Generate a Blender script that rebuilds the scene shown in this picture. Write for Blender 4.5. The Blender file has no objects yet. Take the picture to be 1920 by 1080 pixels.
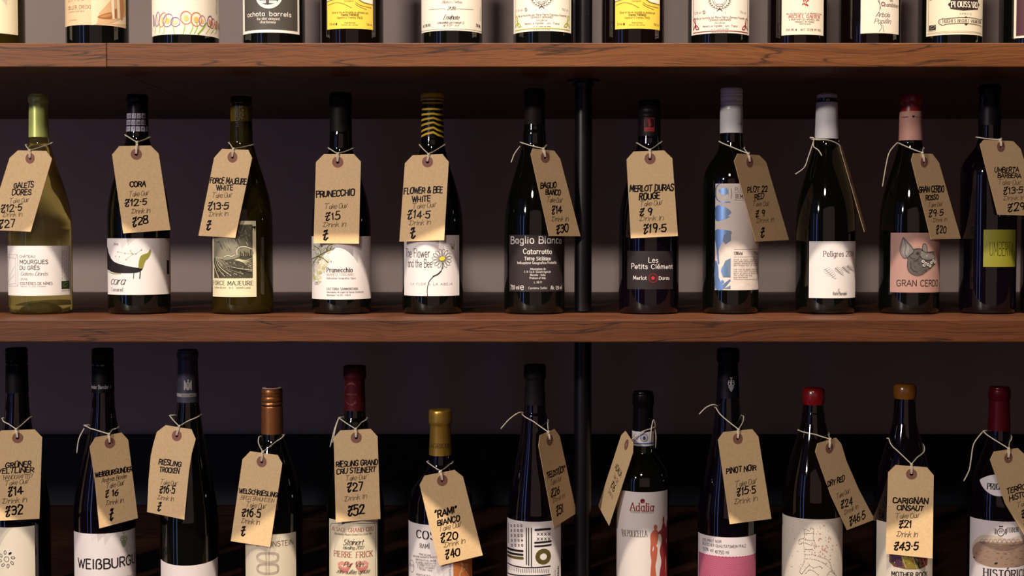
import bpy, math, random
from mathutils import Vector, Matrix
from mathutils.geometry import tessellate_polygon
random.seed(7)

# ------------------------------------------------------------------ camera
F = 2600.0                      # focal length in pixels of a 1920x1080 frame
CAM_Y = -1.71                   # the fronts of the shelves stand at y = 0
PITCH = math.atan(0.0405)
sc = bpy.context.scene
cam_d = bpy.data.cameras.new('camera'); cam_d.sensor_width = 36.0; cam_d.lens = 36.0*F/1920.0
cam_d.clip_start = 0.05
cam = bpy.data.objects.new('camera', cam_d); sc.collection.objects.link(cam)
cam.location = (0, CAM_Y, 0); cam.rotation_euler = (math.pi/2-PITCH, 0, 0)
sc.camera = cam

# ------------------------------------------------------------------ world, lamps, exposure
def lin(h):
    h = h.lstrip('#')
    v = [int(h[i:i+2], 16)/255 for i in (0, 2, 4)]
    return tuple(c/12.92 if c <= .04045 else ((c+.055)/1.055)**2.4 for c in v)+(1.0,)
w = bpy.data.worlds.new('room_dusk'); sc.world = w; w.use_nodes = True
w.node_tree.nodes['Background'].inputs[0].default_value = (0.40, 0.25, 0.27, 1)
w.node_tree.nodes['Background'].inputs[1].default_value = 0.04
vs = sc.view_settings
vs.view_transform = 'Standard'; vs.look = 'None'; vs.gamma = 1.0; vs.use_curve_mapping = False; vs.exposure = 0.0

def aim(o, target):
    d = Vector(target)-o.location
    o.rotation_euler = d.to_track_quat('-Z', 'Y').to_euler()
def area(name, loc, target, sx, sy, power, col):
    l = bpy.data.lights.new(name, 'AREA'); l.shape = 'RECTANGLE'; l.size = sx; l.size_y = sy
    l.energy = power; l.color = col
    o = bpy.data.objects.new(name, l); sc.collection.objects.link(o); o.location = loc; aim(o, target)
    if sx == sy: l.shape = 'DISK'
    return o
def spot(name, loc, target, power, ang, rad, col):
    l = bpy.data.lights.new(name, 'SPOT'); l.spot_size = math.radians(ang); l.spot_blend = .7
    l.shadow_soft_size = rad; l.energy = power; l.color = col
    o = bpy.data.objects.new(name, l); sc.collection.objects.link(o); o.location = loc; aim(o, target)
    return o
WARM = (1.0, 0.86, 0.68)
# ceiling track spots over the shelf front, lamps over the bar, the shop window, the lit room behind
for i, x in enumerate((-1.0, 0.05, 1.0)):
    spot('track_spot_lamp', (x, -0.95, 2.28), (x*.8, 0.02, -0.25), 275, 62, .028, WARM)
area('bar_lamp_high', (-0.5, -2.7, 1.62), (0, 0.1, -0.1), .35, .35, 29, (1.0, .88, .78))
area('bar_lamp_low', (-2.2, -2.7, 1.05), (0, 0.3, -0.1), .16, .16, 66, (1.0, .90, .78))
area('shop_window_light', (-2.8, -2.0, 0.5), (0, 0.1, 0), 2.2, 1.8, 1.0, (.22, .32, 1.0))
area('shop_window_slit', (-2.25, -2.35, -0.3), (0, 0.1, -0.3), .15, 1.9, 2.8, (.22, .36, 1.0))
area('shop_window_slit', (-2.75, -1.75, -0.3), (0, 0.1, -0.3), .05, 1.9, 1.3, (.24, .38, 1.0))
area('room_light', (0.3, -4.2, 0.3), (0, 0.1, 0), 3.6, 2.0, 6.5, (1.0, .66, .56))
# ------------------------------------------------------------------ pixel <-> place
CP, SP = math.cos(PITCH), math.sin(PITCH)
def ray(px, py):
    a, b = (px-960)/F, -(py-540)/F
    return Vector((a, CP+b*SP, -SP+b*CP))
CAM = Vector((0, CAM_Y, 0))
def pt(px, py, Y):
    r = ray(px, py); return CAM + r*((Y-CAM_Y)/r.y)

# ------------------------------------------------------------------ materials
_m = {}
def mat(name, col, rough=.5, metal=0.0, coat=0.0, trans=0.0, ior=1.5, bump=0.0, bscale=600, spec=.5):
    if name in _m: return _m[name]
    m = bpy.data.materials.new(name); m.use_nodes = True; _m[name] = m
    nt = m.node_tree; b = nt.nodes['Principled BSDF']
    b.inputs['Base Color'].default_value = lin(col) if isinstance(col, str) else tuple(col)+(1,)
    b.inputs['Roughness'].default_value = rough; b.inputs['Metallic'].default_value = metal
    b.inputs['Coat Weight'].default_value = coat; b.inputs['Coat Roughness'].default_value = .05
    b.inputs['Transmission Weight'].default_value = trans; b.inputs['IOR'].default_value = ior
    b.inputs['Specular IOR Level'].default_value = spec
    if bump:
        n = nt.nodes.new('ShaderNodeTexNoise'); n.inputs['Scale'].default_value = bscale; n.inputs['Detail'].default_value = 4
        tc = nt.nodes.new('ShaderNodeTexCoord'); nt.links.new(tc.outputs['Object'], n.inputs['Vector'])
        bp = nt.nodes.new('ShaderNodeBump'); bp.inputs['Strength'].default_value = bump; bp.inputs['Distance'].default_value = .001
        nt.links.new(n.outputs['Fac'], bp.inputs['Height']); nt.links.new(bp.outputs['Normal'], b.inputs['Normal'])
    return m
def vary(m, scale, c0, c1, detail=5, lo=.35, hi=.65, stretch=(1, 1, 1)):
    """colour mottling of a material between two of its own colours"""
    nt = m.node_tree; b = nt.nodes['Principled BSDF']
    n = nt.nodes.new('ShaderNodeTexNoise'); n.inputs['Scale'].default_value = scale; n.inputs['Detail'].default_value = detail
    tc = nt.nodes.new('ShaderNodeTexCoord'); mp = nt.nodes.new('ShaderNodeMapping'); mp.inputs['Scale'].default_value = stretch
    nt.links.new(tc.outputs['Object'], mp.inputs['Vector']); nt.links.new(mp.outputs['Vector'], n.inputs['Vector'])
    r = nt.nodes.new('ShaderNodeValToRGB'); r.color_ramp.elements[0].position = lo; r.color_ramp.elements[1].position = hi
    r.color_ramp.elements[0].color = lin(c0); r.color_ramp.elements[1].color = lin(c1)
    nt.links.new(n.outputs['Fac'], r.inputs['Fac']); nt.links.new(r.outputs['Color'], b.inputs['Base Color'])
    return m
def wood(name, base, light, dark, off, rough=.5):
    m = bpy.data.materials.new(name); m.use_nodes = True; nt = m.node_tree; N = nt.nodes; L = nt.links
    b = N['Principled BSDF']; b.inputs['Roughness'].default_value = rough; b.inputs['Specular IOR Level'].default_value = .3
    tc = N.new('ShaderNodeTexCoord'); mp = N.new('ShaderNodeMapping'); mp.inputs['Location'].default_value = off
    L.new(tc.outputs['Object'], mp.inputs['Vector'])
    # slow wander of the grain
    wn = N.new('ShaderNodeTexNoise'); wn.inputs['Scale'].default_value = 3.2; wn.inputs['Detail'].default_value = 3
    L.new(mp.outputs['Vector'], wn.inputs['Vector'])
    sb = N.new('ShaderNodeVectorMath'); sb.operation = 'MULTIPLY_ADD'
    sb.inputs[1].default_value = (0.0, .05, .045); L.new(wn.outputs['Color'], sb.inputs[0]); L.new(mp.outputs['Vector'], sb.inputs[2])
    # diagonal drift so growth lines leave the edge at a slant
    ro = N.new('ShaderNodeMapping'); ro.inputs['Rotation'].default_value = (0, .10, 0.05); ro.inputs['Scale'].default_value = (2.2, 26, 75)
    L.new(sb.outputs['Vector'], ro.inputs['Vector'])
    g = N.new('ShaderNodeTexNoise'); g.inputs['Scale'].default_value = 1.0; g.inputs['Detail'].default_value = 7; g.inputs['Roughness'].default_value = .6
    L.new(ro.outputs['Vector'], g.inputs['Vector'])
    r1 = N.new('ShaderNodeValToRGB'); e = r1.color_ramp.elements
    e[0].position = .3; e[0].color = lin(base); e[1].position = .72; e[1].color = lin(light)
    L.new(g.outputs['Fac'], r1.inputs['Fac'])
    # fine pores
    ro2 = N.new('ShaderNodeMapping'); ro2.inputs['Rotation'].default_value = (0, .10, 0.05); ro2.inputs['Scale'].default_value = (26, 260, 520)
    L.new(sb.outputs['Vector'], ro2.inputs['Vector'])
    g2 = N.new('ShaderNodeTexNoise'); g2.inputs['Scale'].default_value = 1.0; g2.inputs['Detail'].default_value = 3
    L.new(ro2.outputs['Vector'], g2.inputs['Vector'])
    # dark growth lines: contours of the slow noise, broken up by the pores
    g3 = N.new('ShaderNodeTexNoise'); g3.inputs['Scale'].default_value = 1.0; g3.inputs['Detail'].default_value = 2.2; g3.inputs['Distortion'].default_value = .25
    ro3 = N.new('ShaderNodeMapping'); ro3.inputs['Rotation'].default_value = (0, .16, 0.1); ro3.inputs['Scale'].default_value = (1.7, 9, 32)
    L.new(sb.outputs['Vector'], ro3.inputs['Vector']); L.new(ro3.outputs['Vector'], g3.inputs['Vector'])
    mu = N.new('ShaderNodeMath'); mu.operation = 'MULTIPLY'; mu.inputs[1].default_value = 7.5; L.new(g3.outputs['Fac'], mu.inputs[0])
    ad = N.new('ShaderNodeMath'); ad.operation = 'MULTIPLY_ADD'; ad.inputs[1].default_value = .22; L.new(g2.outputs['Fac'], ad.inputs[0]); L.new(mu.outputs[0], ad.inputs[2])
    pp = N.new('ShaderNodeMath'); pp.operation = 'PINGPONG'; pp.inputs[1].default_value = .5; L.new(ad.outputs[0], pp.inputs[0])
    r3 = N.new('ShaderNodeValToRGB'); e = r3.color_ramp.elements
    e[0].position = .0; e[0].color = (.1, .1, .1, 1); e[1].position = .06; e[1].color = (1, 1, 1, 1); L.new(pp.outputs[0], r3.inputs['Fac'])
    r2 = N.new('ShaderNodeValToRGB'); e = r2.color_ramp.elements
    e[0].position = .36; e[0].color = (.68, .68, .68, 1); e[1].position = .55; e[1].color = (1, 1, 1, 1); L.new(g2.outputs['Fac'], r2.inputs['Fac'])
    mx = N.new('ShaderNodeMix'); mx.data_type = 'RGBA'; mx.inputs['A'].default_value = lin(dark)
    L.new(r3.outputs['Color'], mx.inputs['Factor']); L.new(r1.outputs['Color'], mx.inputs['B'])
    m2 = N.new('ShaderNodeMix'); m2.data_type = 'RGBA'; m2.blend_type = 'MULTIPLY'; m2.inputs['Factor'].default_value = .8
    L.new(mx.outputs['Result'], m2.inputs['A']); L.new(r2.outputs['Color'], m2.inputs['B'])
    L.new(m2.outputs['Result'], b.inputs['Base Color'])
    bp = N.new('ShaderNodeBump'); bp.inputs['Strength'].default_value = .35; bp.inputs['Distance'].default_value = .0006
    L.new(r2.outputs['Color'], bp.inputs['Height']); L.new(bp.outputs['Normal'], b.inputs['Normal'])
    return m

def soft(c): return tuple(v*.84 for v in lin(c)[:3])
def INK(c): return mat('ink_'+c.lstrip('#'), soft(c), rough=.55, spec=.3)
def PAPER(c): return mat('paper_'+c.lstrip('#'), soft(c), rough=.62, bump=.12, bscale=1500, spec=.35)

# ------------------------------------------------------------------ objects
C = sc.collection
def link(name, me, parent=None, mats=()):
    for m in mats: me.materials.append(m)
    o = bpy.data.objects.new(name, me); C.objects.link(o)
    if parent is not None: o.parent = parent
    return o
def mesh(name, vs, fs, smooth=False, mi=None):
    me = bpy.data.meshes.new(name); me.from_pydata([tuple(v) for v in vs], [], fs); me.update()
    if smooth: me.polygons.foreach_set('use_smooth', [True]*len(me.polygons))
    if mi: me.polygons.foreach_set('material_index', mi)
    return me
def thing(name, label, cat, loc, group=None):
    o = bpy.data.objects.new(name, None); C.objects.link(o); o.location = loc; o.empty_display_size = .02
    o['label'] = label; o['category'] = cat
    if group: o['group'] = group
    return o
def tag(o, label=None, cat=None, group=None, kind=None):
    if label: o['label'] = label
    if cat: o['category'] = cat
    if group: o['group'] = group
    if kind: o['kind'] = kind
    return o
def box(name, x0, x1, y0, y1, z0, z1, m, parent=None, bev=0.0):
    import bmesh
    bm = bmesh.new(); bmesh.ops.create_cube(bm, size=1)
    cx, cy, cz = (x0+x1)/2, (y0+y1)/2, (z0+z1)/2
    for v in bm.verts: v.co = Vector((v.co.x*(x1-x0), v.co.y*(y1-y0), v.co.z*(z1-z0)))
    if bev: bmesh.ops.bevel(bm, geom=list(bm.edges), offset=bev, segments=2, affect='EDGES', profile=.6)
    me = bpy.data.meshes.new(name); bm.to_mesh(me); bm.free()
    o = link(name, me, parent, [m])
    pl = parent.location if parent is not None else Vector((0, 0, 0))
    o.location = Vector((cx, cy, cz))-pl
    return o
def catmull(P, n=4, closed=False):
    if len(P) < 3 or n < 2: return list(P)
    out = []
    N = len(P); seg = N if closed else N-1
    for i in range(seg):
        if closed: a, b, c, d = P[(i-1) % N], P[i], P[(i+1) % N], P[(i+2) % N]
        else: a, b, c, d = P[max(i-1, 0)], P[i], P[i+1], P[min(i+2, N-1)]
        for k in range(n):
            t = k/n
            out.append(tuple(.5*((2*b[j])+(-a[j]+c[j])*t+(2*a[j]-5*b[j]+4*c[j]-d[j])*t*t+(-a[j]+3*b[j]-3*c[j]+d[j])*t**3) for j in range(len(b))))
    if not closed: out.append(tuple(P[-1]))
    return out
def tube(name, pts, r, m, parent, sides=6):
    P = [Vector(p) for p in pts]; vs, fs = [], []
    up = Vector((0.3, 0.8, 0.1))
    for i, p in enumerate(P):
        d = (P[min(i+1, len(P)-1)]-P[max(i-1, 0)])
        if d.length < 1e-9: d = Vector((0, 0, 1))
        d.normalize(); a = d.cross(up)
        if a.length < 1e-3: a = d.cross(Vector((1, 0, 0)))
        a.normalize(); b = d.cross(a)
        for k in range(sides):
            t = 2*math.pi*k/sides; vs.append(p+a*(r*math.cos(t))+b*(r*math.sin(t)))
    for i in range(len(P)-1):
        for k in range(sides):
            k2 = (k+1) % sides; fs.append((i*sides+k, i*sides+k2, (i+1)*sides+k2, (i+1)*sides+k))
    fs.append(tuple(range(sides-1, -1, -1))); n = (len(P)-1)*sides; fs.append(tuple(range(n, n+sides)))
    if parent is not None: vs = [v-parent.location for v in vs]
    return vs, fs
def tubes(name, paths, r, m, parent, sides=6):
    V, Fc = [], []
    for p in paths:
        v, f = tube(name, p, r, m, parent, sides); o = len(V); V += v; Fc += [tuple(i+o for i in x) for x in f]
    return link(name, mesh(name, V, Fc, True), parent, [m])

# ------------------------------------------------------------------ stroke letters (cap height 10)
G = {
'A':'7;0,0 3.5,10 7,0;1.2,3.5 5.8,3.5','B':'6.2;.6,0 .6,10;~.6,10 3.4,10 5.2,9 5.2,6.5 3.6,5.4 .6,5.3;~.6,5.3 4,5.2 6,4 6,1.4 4,0 .6,0',
'C':'6.5;~6.2,8.2 4.6,9.9 2.4,9.6 .7,7.6 .5,4 1.4,1.2 3.6,0 6.2,1.6','D':'6.8;.6,0 .6,10;~.6,10 3.4,9.9 5.8,8.2 6.4,5 5.8,1.8 3.4,.1 .6,0',
'E':'5.6;5.2,10 .6,10 .6,0 5.4,0;.6,5.3 4.6,5.3','F':'5.4;5.2,10 .6,10 .6,0;.6,5.3 4.5,5.3',
'G':'7;~6.3,8.2 4.6,9.9 2.4,9.6 .7,7.6 .5,4 1.4,1.2 3.6,0 6.3,1.4;6.3,1.4 6.3,4.6 3.9,4.6','H':'6.6;.6,0 .6,10;6,0 6,10;.6,5.2 6,5.2',
'I':'2.2;1.1,0 1.1,10','J':'4.6;~4,10 4,6 4,2.4 2.8,.2 .4,1','K':'6.2;.6,0 .6,10;5.8,10 .6,4.4;2.4,6 6,0','L':'5.2;.6,10 .6,0 5,0',
'M':'8;.6,0 1,10 4,2.5 7,10 7.4,0','N':'6.8;.6,0 .6,10 6.2,0 6.2,10','O':'7;~3.5,10 1.3,9 .4,5 1.3,1 3.5,0 5.7,1 6.6,5 5.7,9 3.5,10',
'P':'5.8;.6,0 .6,10;~.6,10 3.6,10 5.4,8.8 5.4,6 3.6,4.8 .6,4.7','Q':'7;~3.5,10 1.3,9 .4,5 1.3,1 3.5,0 5.7,1 6.6,5 5.7,9 3.5,10;4,2.6 6.8,-.6',
'R':'6.2;.6,0 .6,10;~.6,10 3.6,10 5.4,8.9 5.4,6.2 3.6,5 .6,4.9;3,4.9 6,0','S':'5.8;~5.2,8.6 3.6,10 1.4,9.6 .6,7.6 2,5.7 4.4,4.6 5.4,2.6 4.2,.4 2,0 .4,1.4',
'T':'6;0,10 6,10;3,10 3,0','U':'6.6;~.6,10 .6,5 1,1.4 3.3,0 5.6,1.4 6,5 6,10','V':'6.6;.1,10 3.3,0 6.5,10','W':'9;.1,10 2.4,0 4.5,8.5 6.6,0 8.9,10',
'X':'6.2;.2,10 6,0;.2,0 6,10','Y':'6.2;.1,10 3.1,5 6.1,10;3.1,5 3.1,0','Z':'6;.4,10 5.7,10 .3,0 5.8,0',
'a':'5.4;~4.7,5.3 3.3,6.5 1.5,6 .6,3.3 1.4,.6 3.1,.1 4.7,1.7;4.7,6.5 4.7,0','b':'5.5;.7,10 .7,0;~.7,1.8 2.2,.1 4.2,.6 5,3.3 4.2,6 2.2,6.4 .7,4.8',
'c':'4.8;~4.5,5.3 3,6.5 1.2,5.7 .5,3.3 1.2,.8 3,0 4.5,1.2','d':'5.5;4.8,10 4.8,0;~4.8,4.8 3.3,6.4 1.3,6 .5,3.3 1.3,.6 3.3,.1 4.8,1.8',
'e':'5.3;~.7,3.4 4.8,3.4 4.4,5.6 2.8,6.5 1.1,5.6 .5,3.2 1.2,.8 3,0 4.7,1.1','f':'3.4;~3.5,9.7 2.4,10 1.6,9 1.6,7 1.6,0;.2,6.4 3.1,6.4',
'g':'5.5;~4.8,4.8 3.3,6.4 1.3,6 .5,3.3 1.3,.6 3.3,.1 4.8,1.8;~4.8,6.5 4.8,2 4.8,-1.6 3.4,-3 .9,-2.4','h':'5.4;.7,10 .7,0;~.7,4.6 2.2,6.3 4,6.2 4.7,4.6 4.7,0',
'i':'1.8;.9,6.5 .9,0;.9,8.6 .9,9.4','j':'2.2;~1.3,6.5 1.3,0 1.1,-2 0,-3;1.3,8.6 1.3,9.4','k':'5;.7,10 .7,0;4.4,6.5 .7,2.6;2,4 4.7,0','l':'1.8;.9,10 .9,0',
'm':'8.4;.7,6.5 .7,0;~.7,4.8 2,6.4 3.6,6.3 4.2,4.8 4.2,0;~4.2,4.8 5.5,6.4 7.1,6.3 7.7,4.8 7.7,0','n':'5.4;.7,6.5 .7,0;~.7,4.6 2.2,6.4 4,6.2 4.7,4.6 4.7,0',
'o':'5.4;~2.7,6.5 1,5.8 .5,3.2 1,.7 2.7,0 4.4,.7 4.9,3.2 4.4,5.8 2.7,6.5','p':'5.5;.7,6.5 .7,-3;~.7,1.8 2.2,.1 4.2,.6 5,3.3 4.2,6 2.2,6.4 .7,4.8',
'q':'5.5;4.8,6.5 4.8,-3;~4.8,4.8 3.3,6.4 1.3,6 .5,3.3 1.3,.6 3.3,.1 4.8,1.8','r':'3.7;.7,6.5 .7,0;~.7,4.2 1.8,6.2 3.5,6.4','s':'4.5;~4,5.6 2.6,6.5 .9,5.9 .8,4.4 2.6,3.4 4,2 3.4,.3 1.8,0 .3,1',
't':'3.4;~1.5,9 1.5,2 2,.3 3.3,.3;.1,6.4 3.1,6.4','u':'5.4;~.7,6.5 .7,2 1.6,.1 3.2,.1 4.7,1.8;4.7,6.5 4.7,0','v':'5;.2,6.5 2.5,0 4.8,6.5','w':'7;.2,6.5 1.8,0 3.5,6 5.2,0 6.8,6.5',
'x':'4.8;.3,6.5 4.5,0;.3,0 4.5,6.5','y':'5;.2,6.5 2.6,.2;4.8,6.5 1.4,-3','z':'4.6;.4,6.5 4.2,6.5 .3,0 4.4,0',
'0':'6;~3,10 1.1,9 .4,5 1.1,1 3,0 4.9,1 5.6,5 4.9,9 3,10','1':'3.4;.4,7.8 2,10 2,0','2':'6;~.6,7.6 1.4,9.6 3.4,10 5.2,8.8 5,6.4 3,3.4 .5,0;.5,0 5.6,0',
'3':'5.8;~.6,8.8 2.4,10 4.6,9.4 4.9,7 3.6,5.6 2.2,5.4;~2.2,5.4 4.4,5 5.4,3 4.4,.6 2.2,0 .4,1.2','4':'6;4.2,0 4.2,10 .4,3 5.8,3','5':'5.8;5,10 1.2,10 .8,5.6;~.8,5.6 3,6.4 5,5.2 5.3,2.8 4.2,.5 2,0 .3,1.1',
'6':'5.8;~4.8,9.8 2.6,8.4 .8,5.2 .6,2.4 1.8,.2 4,.2 5.3,2.2 4.8,4.8 3,5.6 .9,4.2','7':'5.6;.3,10 5.3,10 2,0','8':'5.8;~2.9,5.4 1,6.8 1,9 2.9,10 4.8,9 4.8,6.8 2.9,5.4 .7,3.9 .6,1.2 2.9,0 5.2,1.2 5.1,3.9 2.9,5.4',
'9':'5.6;~4.8,7.2 3.6,9.8 1.6,9.8 .6,7.4 1.4,5 3.4,4.8 4.8,7;~4.8,7.8 4.6,3.6 3.6,0','&':'7;~6.6,0 3.6,4 1.6,7.8 2.8,10 4.4,9 4,7 1.2,4 .8,1.4 2.8,0 5,1.2 6.4,4',
'£':'5.8;~1.2,8.4 2,10 3.6,9.4 5.2,10.2;5.2,10.2 1.7,2;~1.7,2 1.2,.2 2.4,-.7 3.8,-.1 4.8,1.4;.5,4.9 5,6','.':'1.8;.8,.1 1.1,.1','·':'2.6;1.1,4.4 1.5,4.4',',':'1.8;1.1,.3 .5,-1.6','-':'4;.6,4 3.4,4','–':'4;.6,4 3.4,4',
"'":'1.6;.9,10 .7,7.6','"':'3;.9,10 .6,7.6;2.2,10 1.9,7.6','/':'4;.3,-1 3.7,10.5','%':'7.4;~1.7,10 .4,7.7 1.7,5.4 3,7.7 1.7,10;~5.7,4.6 4.4,2.3 5.7,0 7,2.3 5.7,4.6;1.4,0 6,10',
'ß':'6;~.7,0 .7,7 1.6,9.6 3.6,10 4.9,8.4 4.2,6.2 2.8,5.4;~2.8,5.4 5.2,4.4 5.2,1.2 3.4,0 2.2,.3',' ':'3.2','(':'2.4;~2,10.5 .7,7 .7,3 2,-.5',')':'2.4;~.4,10.5 1.7,7 1.7,3 .4,-.5','|':'2;1,-1 1,11','_':'5;0,-1 5,-1',
'*':'4.4;.4,4.4 4,7.6;.4,7.6 4,4.4;2.2,3.6 2.2,8.4','@':'6.4;~5.4,3.2 1,3.2 1.4,6.2 3.2,7.4 5.2,6.2;~1,3.2 1.8,.2 4,-.4 5.6,.8',
# running hand
'\u0003':'5;~.2,6.2 .8,1 1.8,.2 2.9,3.4 3.3,6.4 5.2,7','\u0001':'9.4;~.2,9.2 2.6,9.9 5.2,9.2 8.6,10;3.9,9.4 3.3,0','\u0002':'9;~2.6,9.6 2.2,5 1.2,.6 .2,1.6;~.2,1.4 4.6,.2 7.6,3 8,6.4 5.6,9 2.2,9.8 -.2,8.6',
}
ACC = {'Ü': ('U', 'd'), 'ü': ('u', 'd'), 'Ö': ('O', 'd'), 'Ä': ('A', 'd'), 'ä': ('a', 'd'), 'É': ('E', 'a'), 'é': ('e', 'a'), 'Í': ('I', 'a'), 'í': ('i', 'a'), 'Ó': ('O', 'a'),
       'È': ('E', 'g'), 'è': ('e', 'g'), 'à': ('a', 'g'), 'À': ('A', 'g'), 'Â': ('A', 'c'), 'â': ('a', 'c'), 'Î': ('I', 'c')}
_gc = {}
def glyph(ch):
    if ch in _gc: return _gc[ch]
    base, acc = ACC.get(ch, (ch, None))
    parts = G.get(base, G[' ']).split(';'); wd = float(parts[0]); st = []
    for s in parts[1:]:
        sm = s.startswith('~'); s = s.lstrip('~')
        st.append((sm, [tuple(map(float, p.split(','))) for p in s.split()]))
    if acc:
        t = 11.4 if base.isupper() else 8.0; c = wd/2
        if acc == 'd': st += [(False, [(c-1.3, t), (c-1.2, t+.6)]), (False, [(c+1.3, t), (c+1.4, t+.6)])]
        elif acc == 'a': st.append((False, [(c-.4, t), (c+1, t+1.8)]))
        elif acc == 'g': st.append((False, [(c+.4, t), (c-1, t+1.8)]))
        else: st.append((False, [(c-1.3, t), (c, t+1.4), (c+1.3, t)]))
    _gc[ch] = (wd, st); return _gc[ch]

STYLE = {  # weight (of height), thin share, shear, serif, jitter, spacing, round
 'sans': (.105, 1.0, 0, 0, 0, 1.0, 0), 'bold': (.17, .85, 0, 0, 0, 1.1, 0), 'light': (.07, 1.0, 0, 0, 0, 1.1, 0), 'wide': (.10, 1, 0, 0, 0, 2.6, 0),
 'serif': (.15, .5, 0, 1, 0, 1.3, 0), 'sbold': (.21, .42, 0, 1, 0, 1.4, 0), 'script': (.13, .4, .42, 0, .25, .1, 0), 'italic': (.11, .5, .2, 0, 0, .9, 0),
 'marker': (.165, .9, .12, 0, 1.0, .8, 1), 'pen': (.085, .9, .22, 0, .8, .2, 1), 'child': (.13, .95, 0, 0, .5, 1.2, 1), 'brush': (.10, .5, .3, 0, .5, .4, 1), 'fat': (.27, .6, 0, 0, 0, 1.6, 0)}

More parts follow.
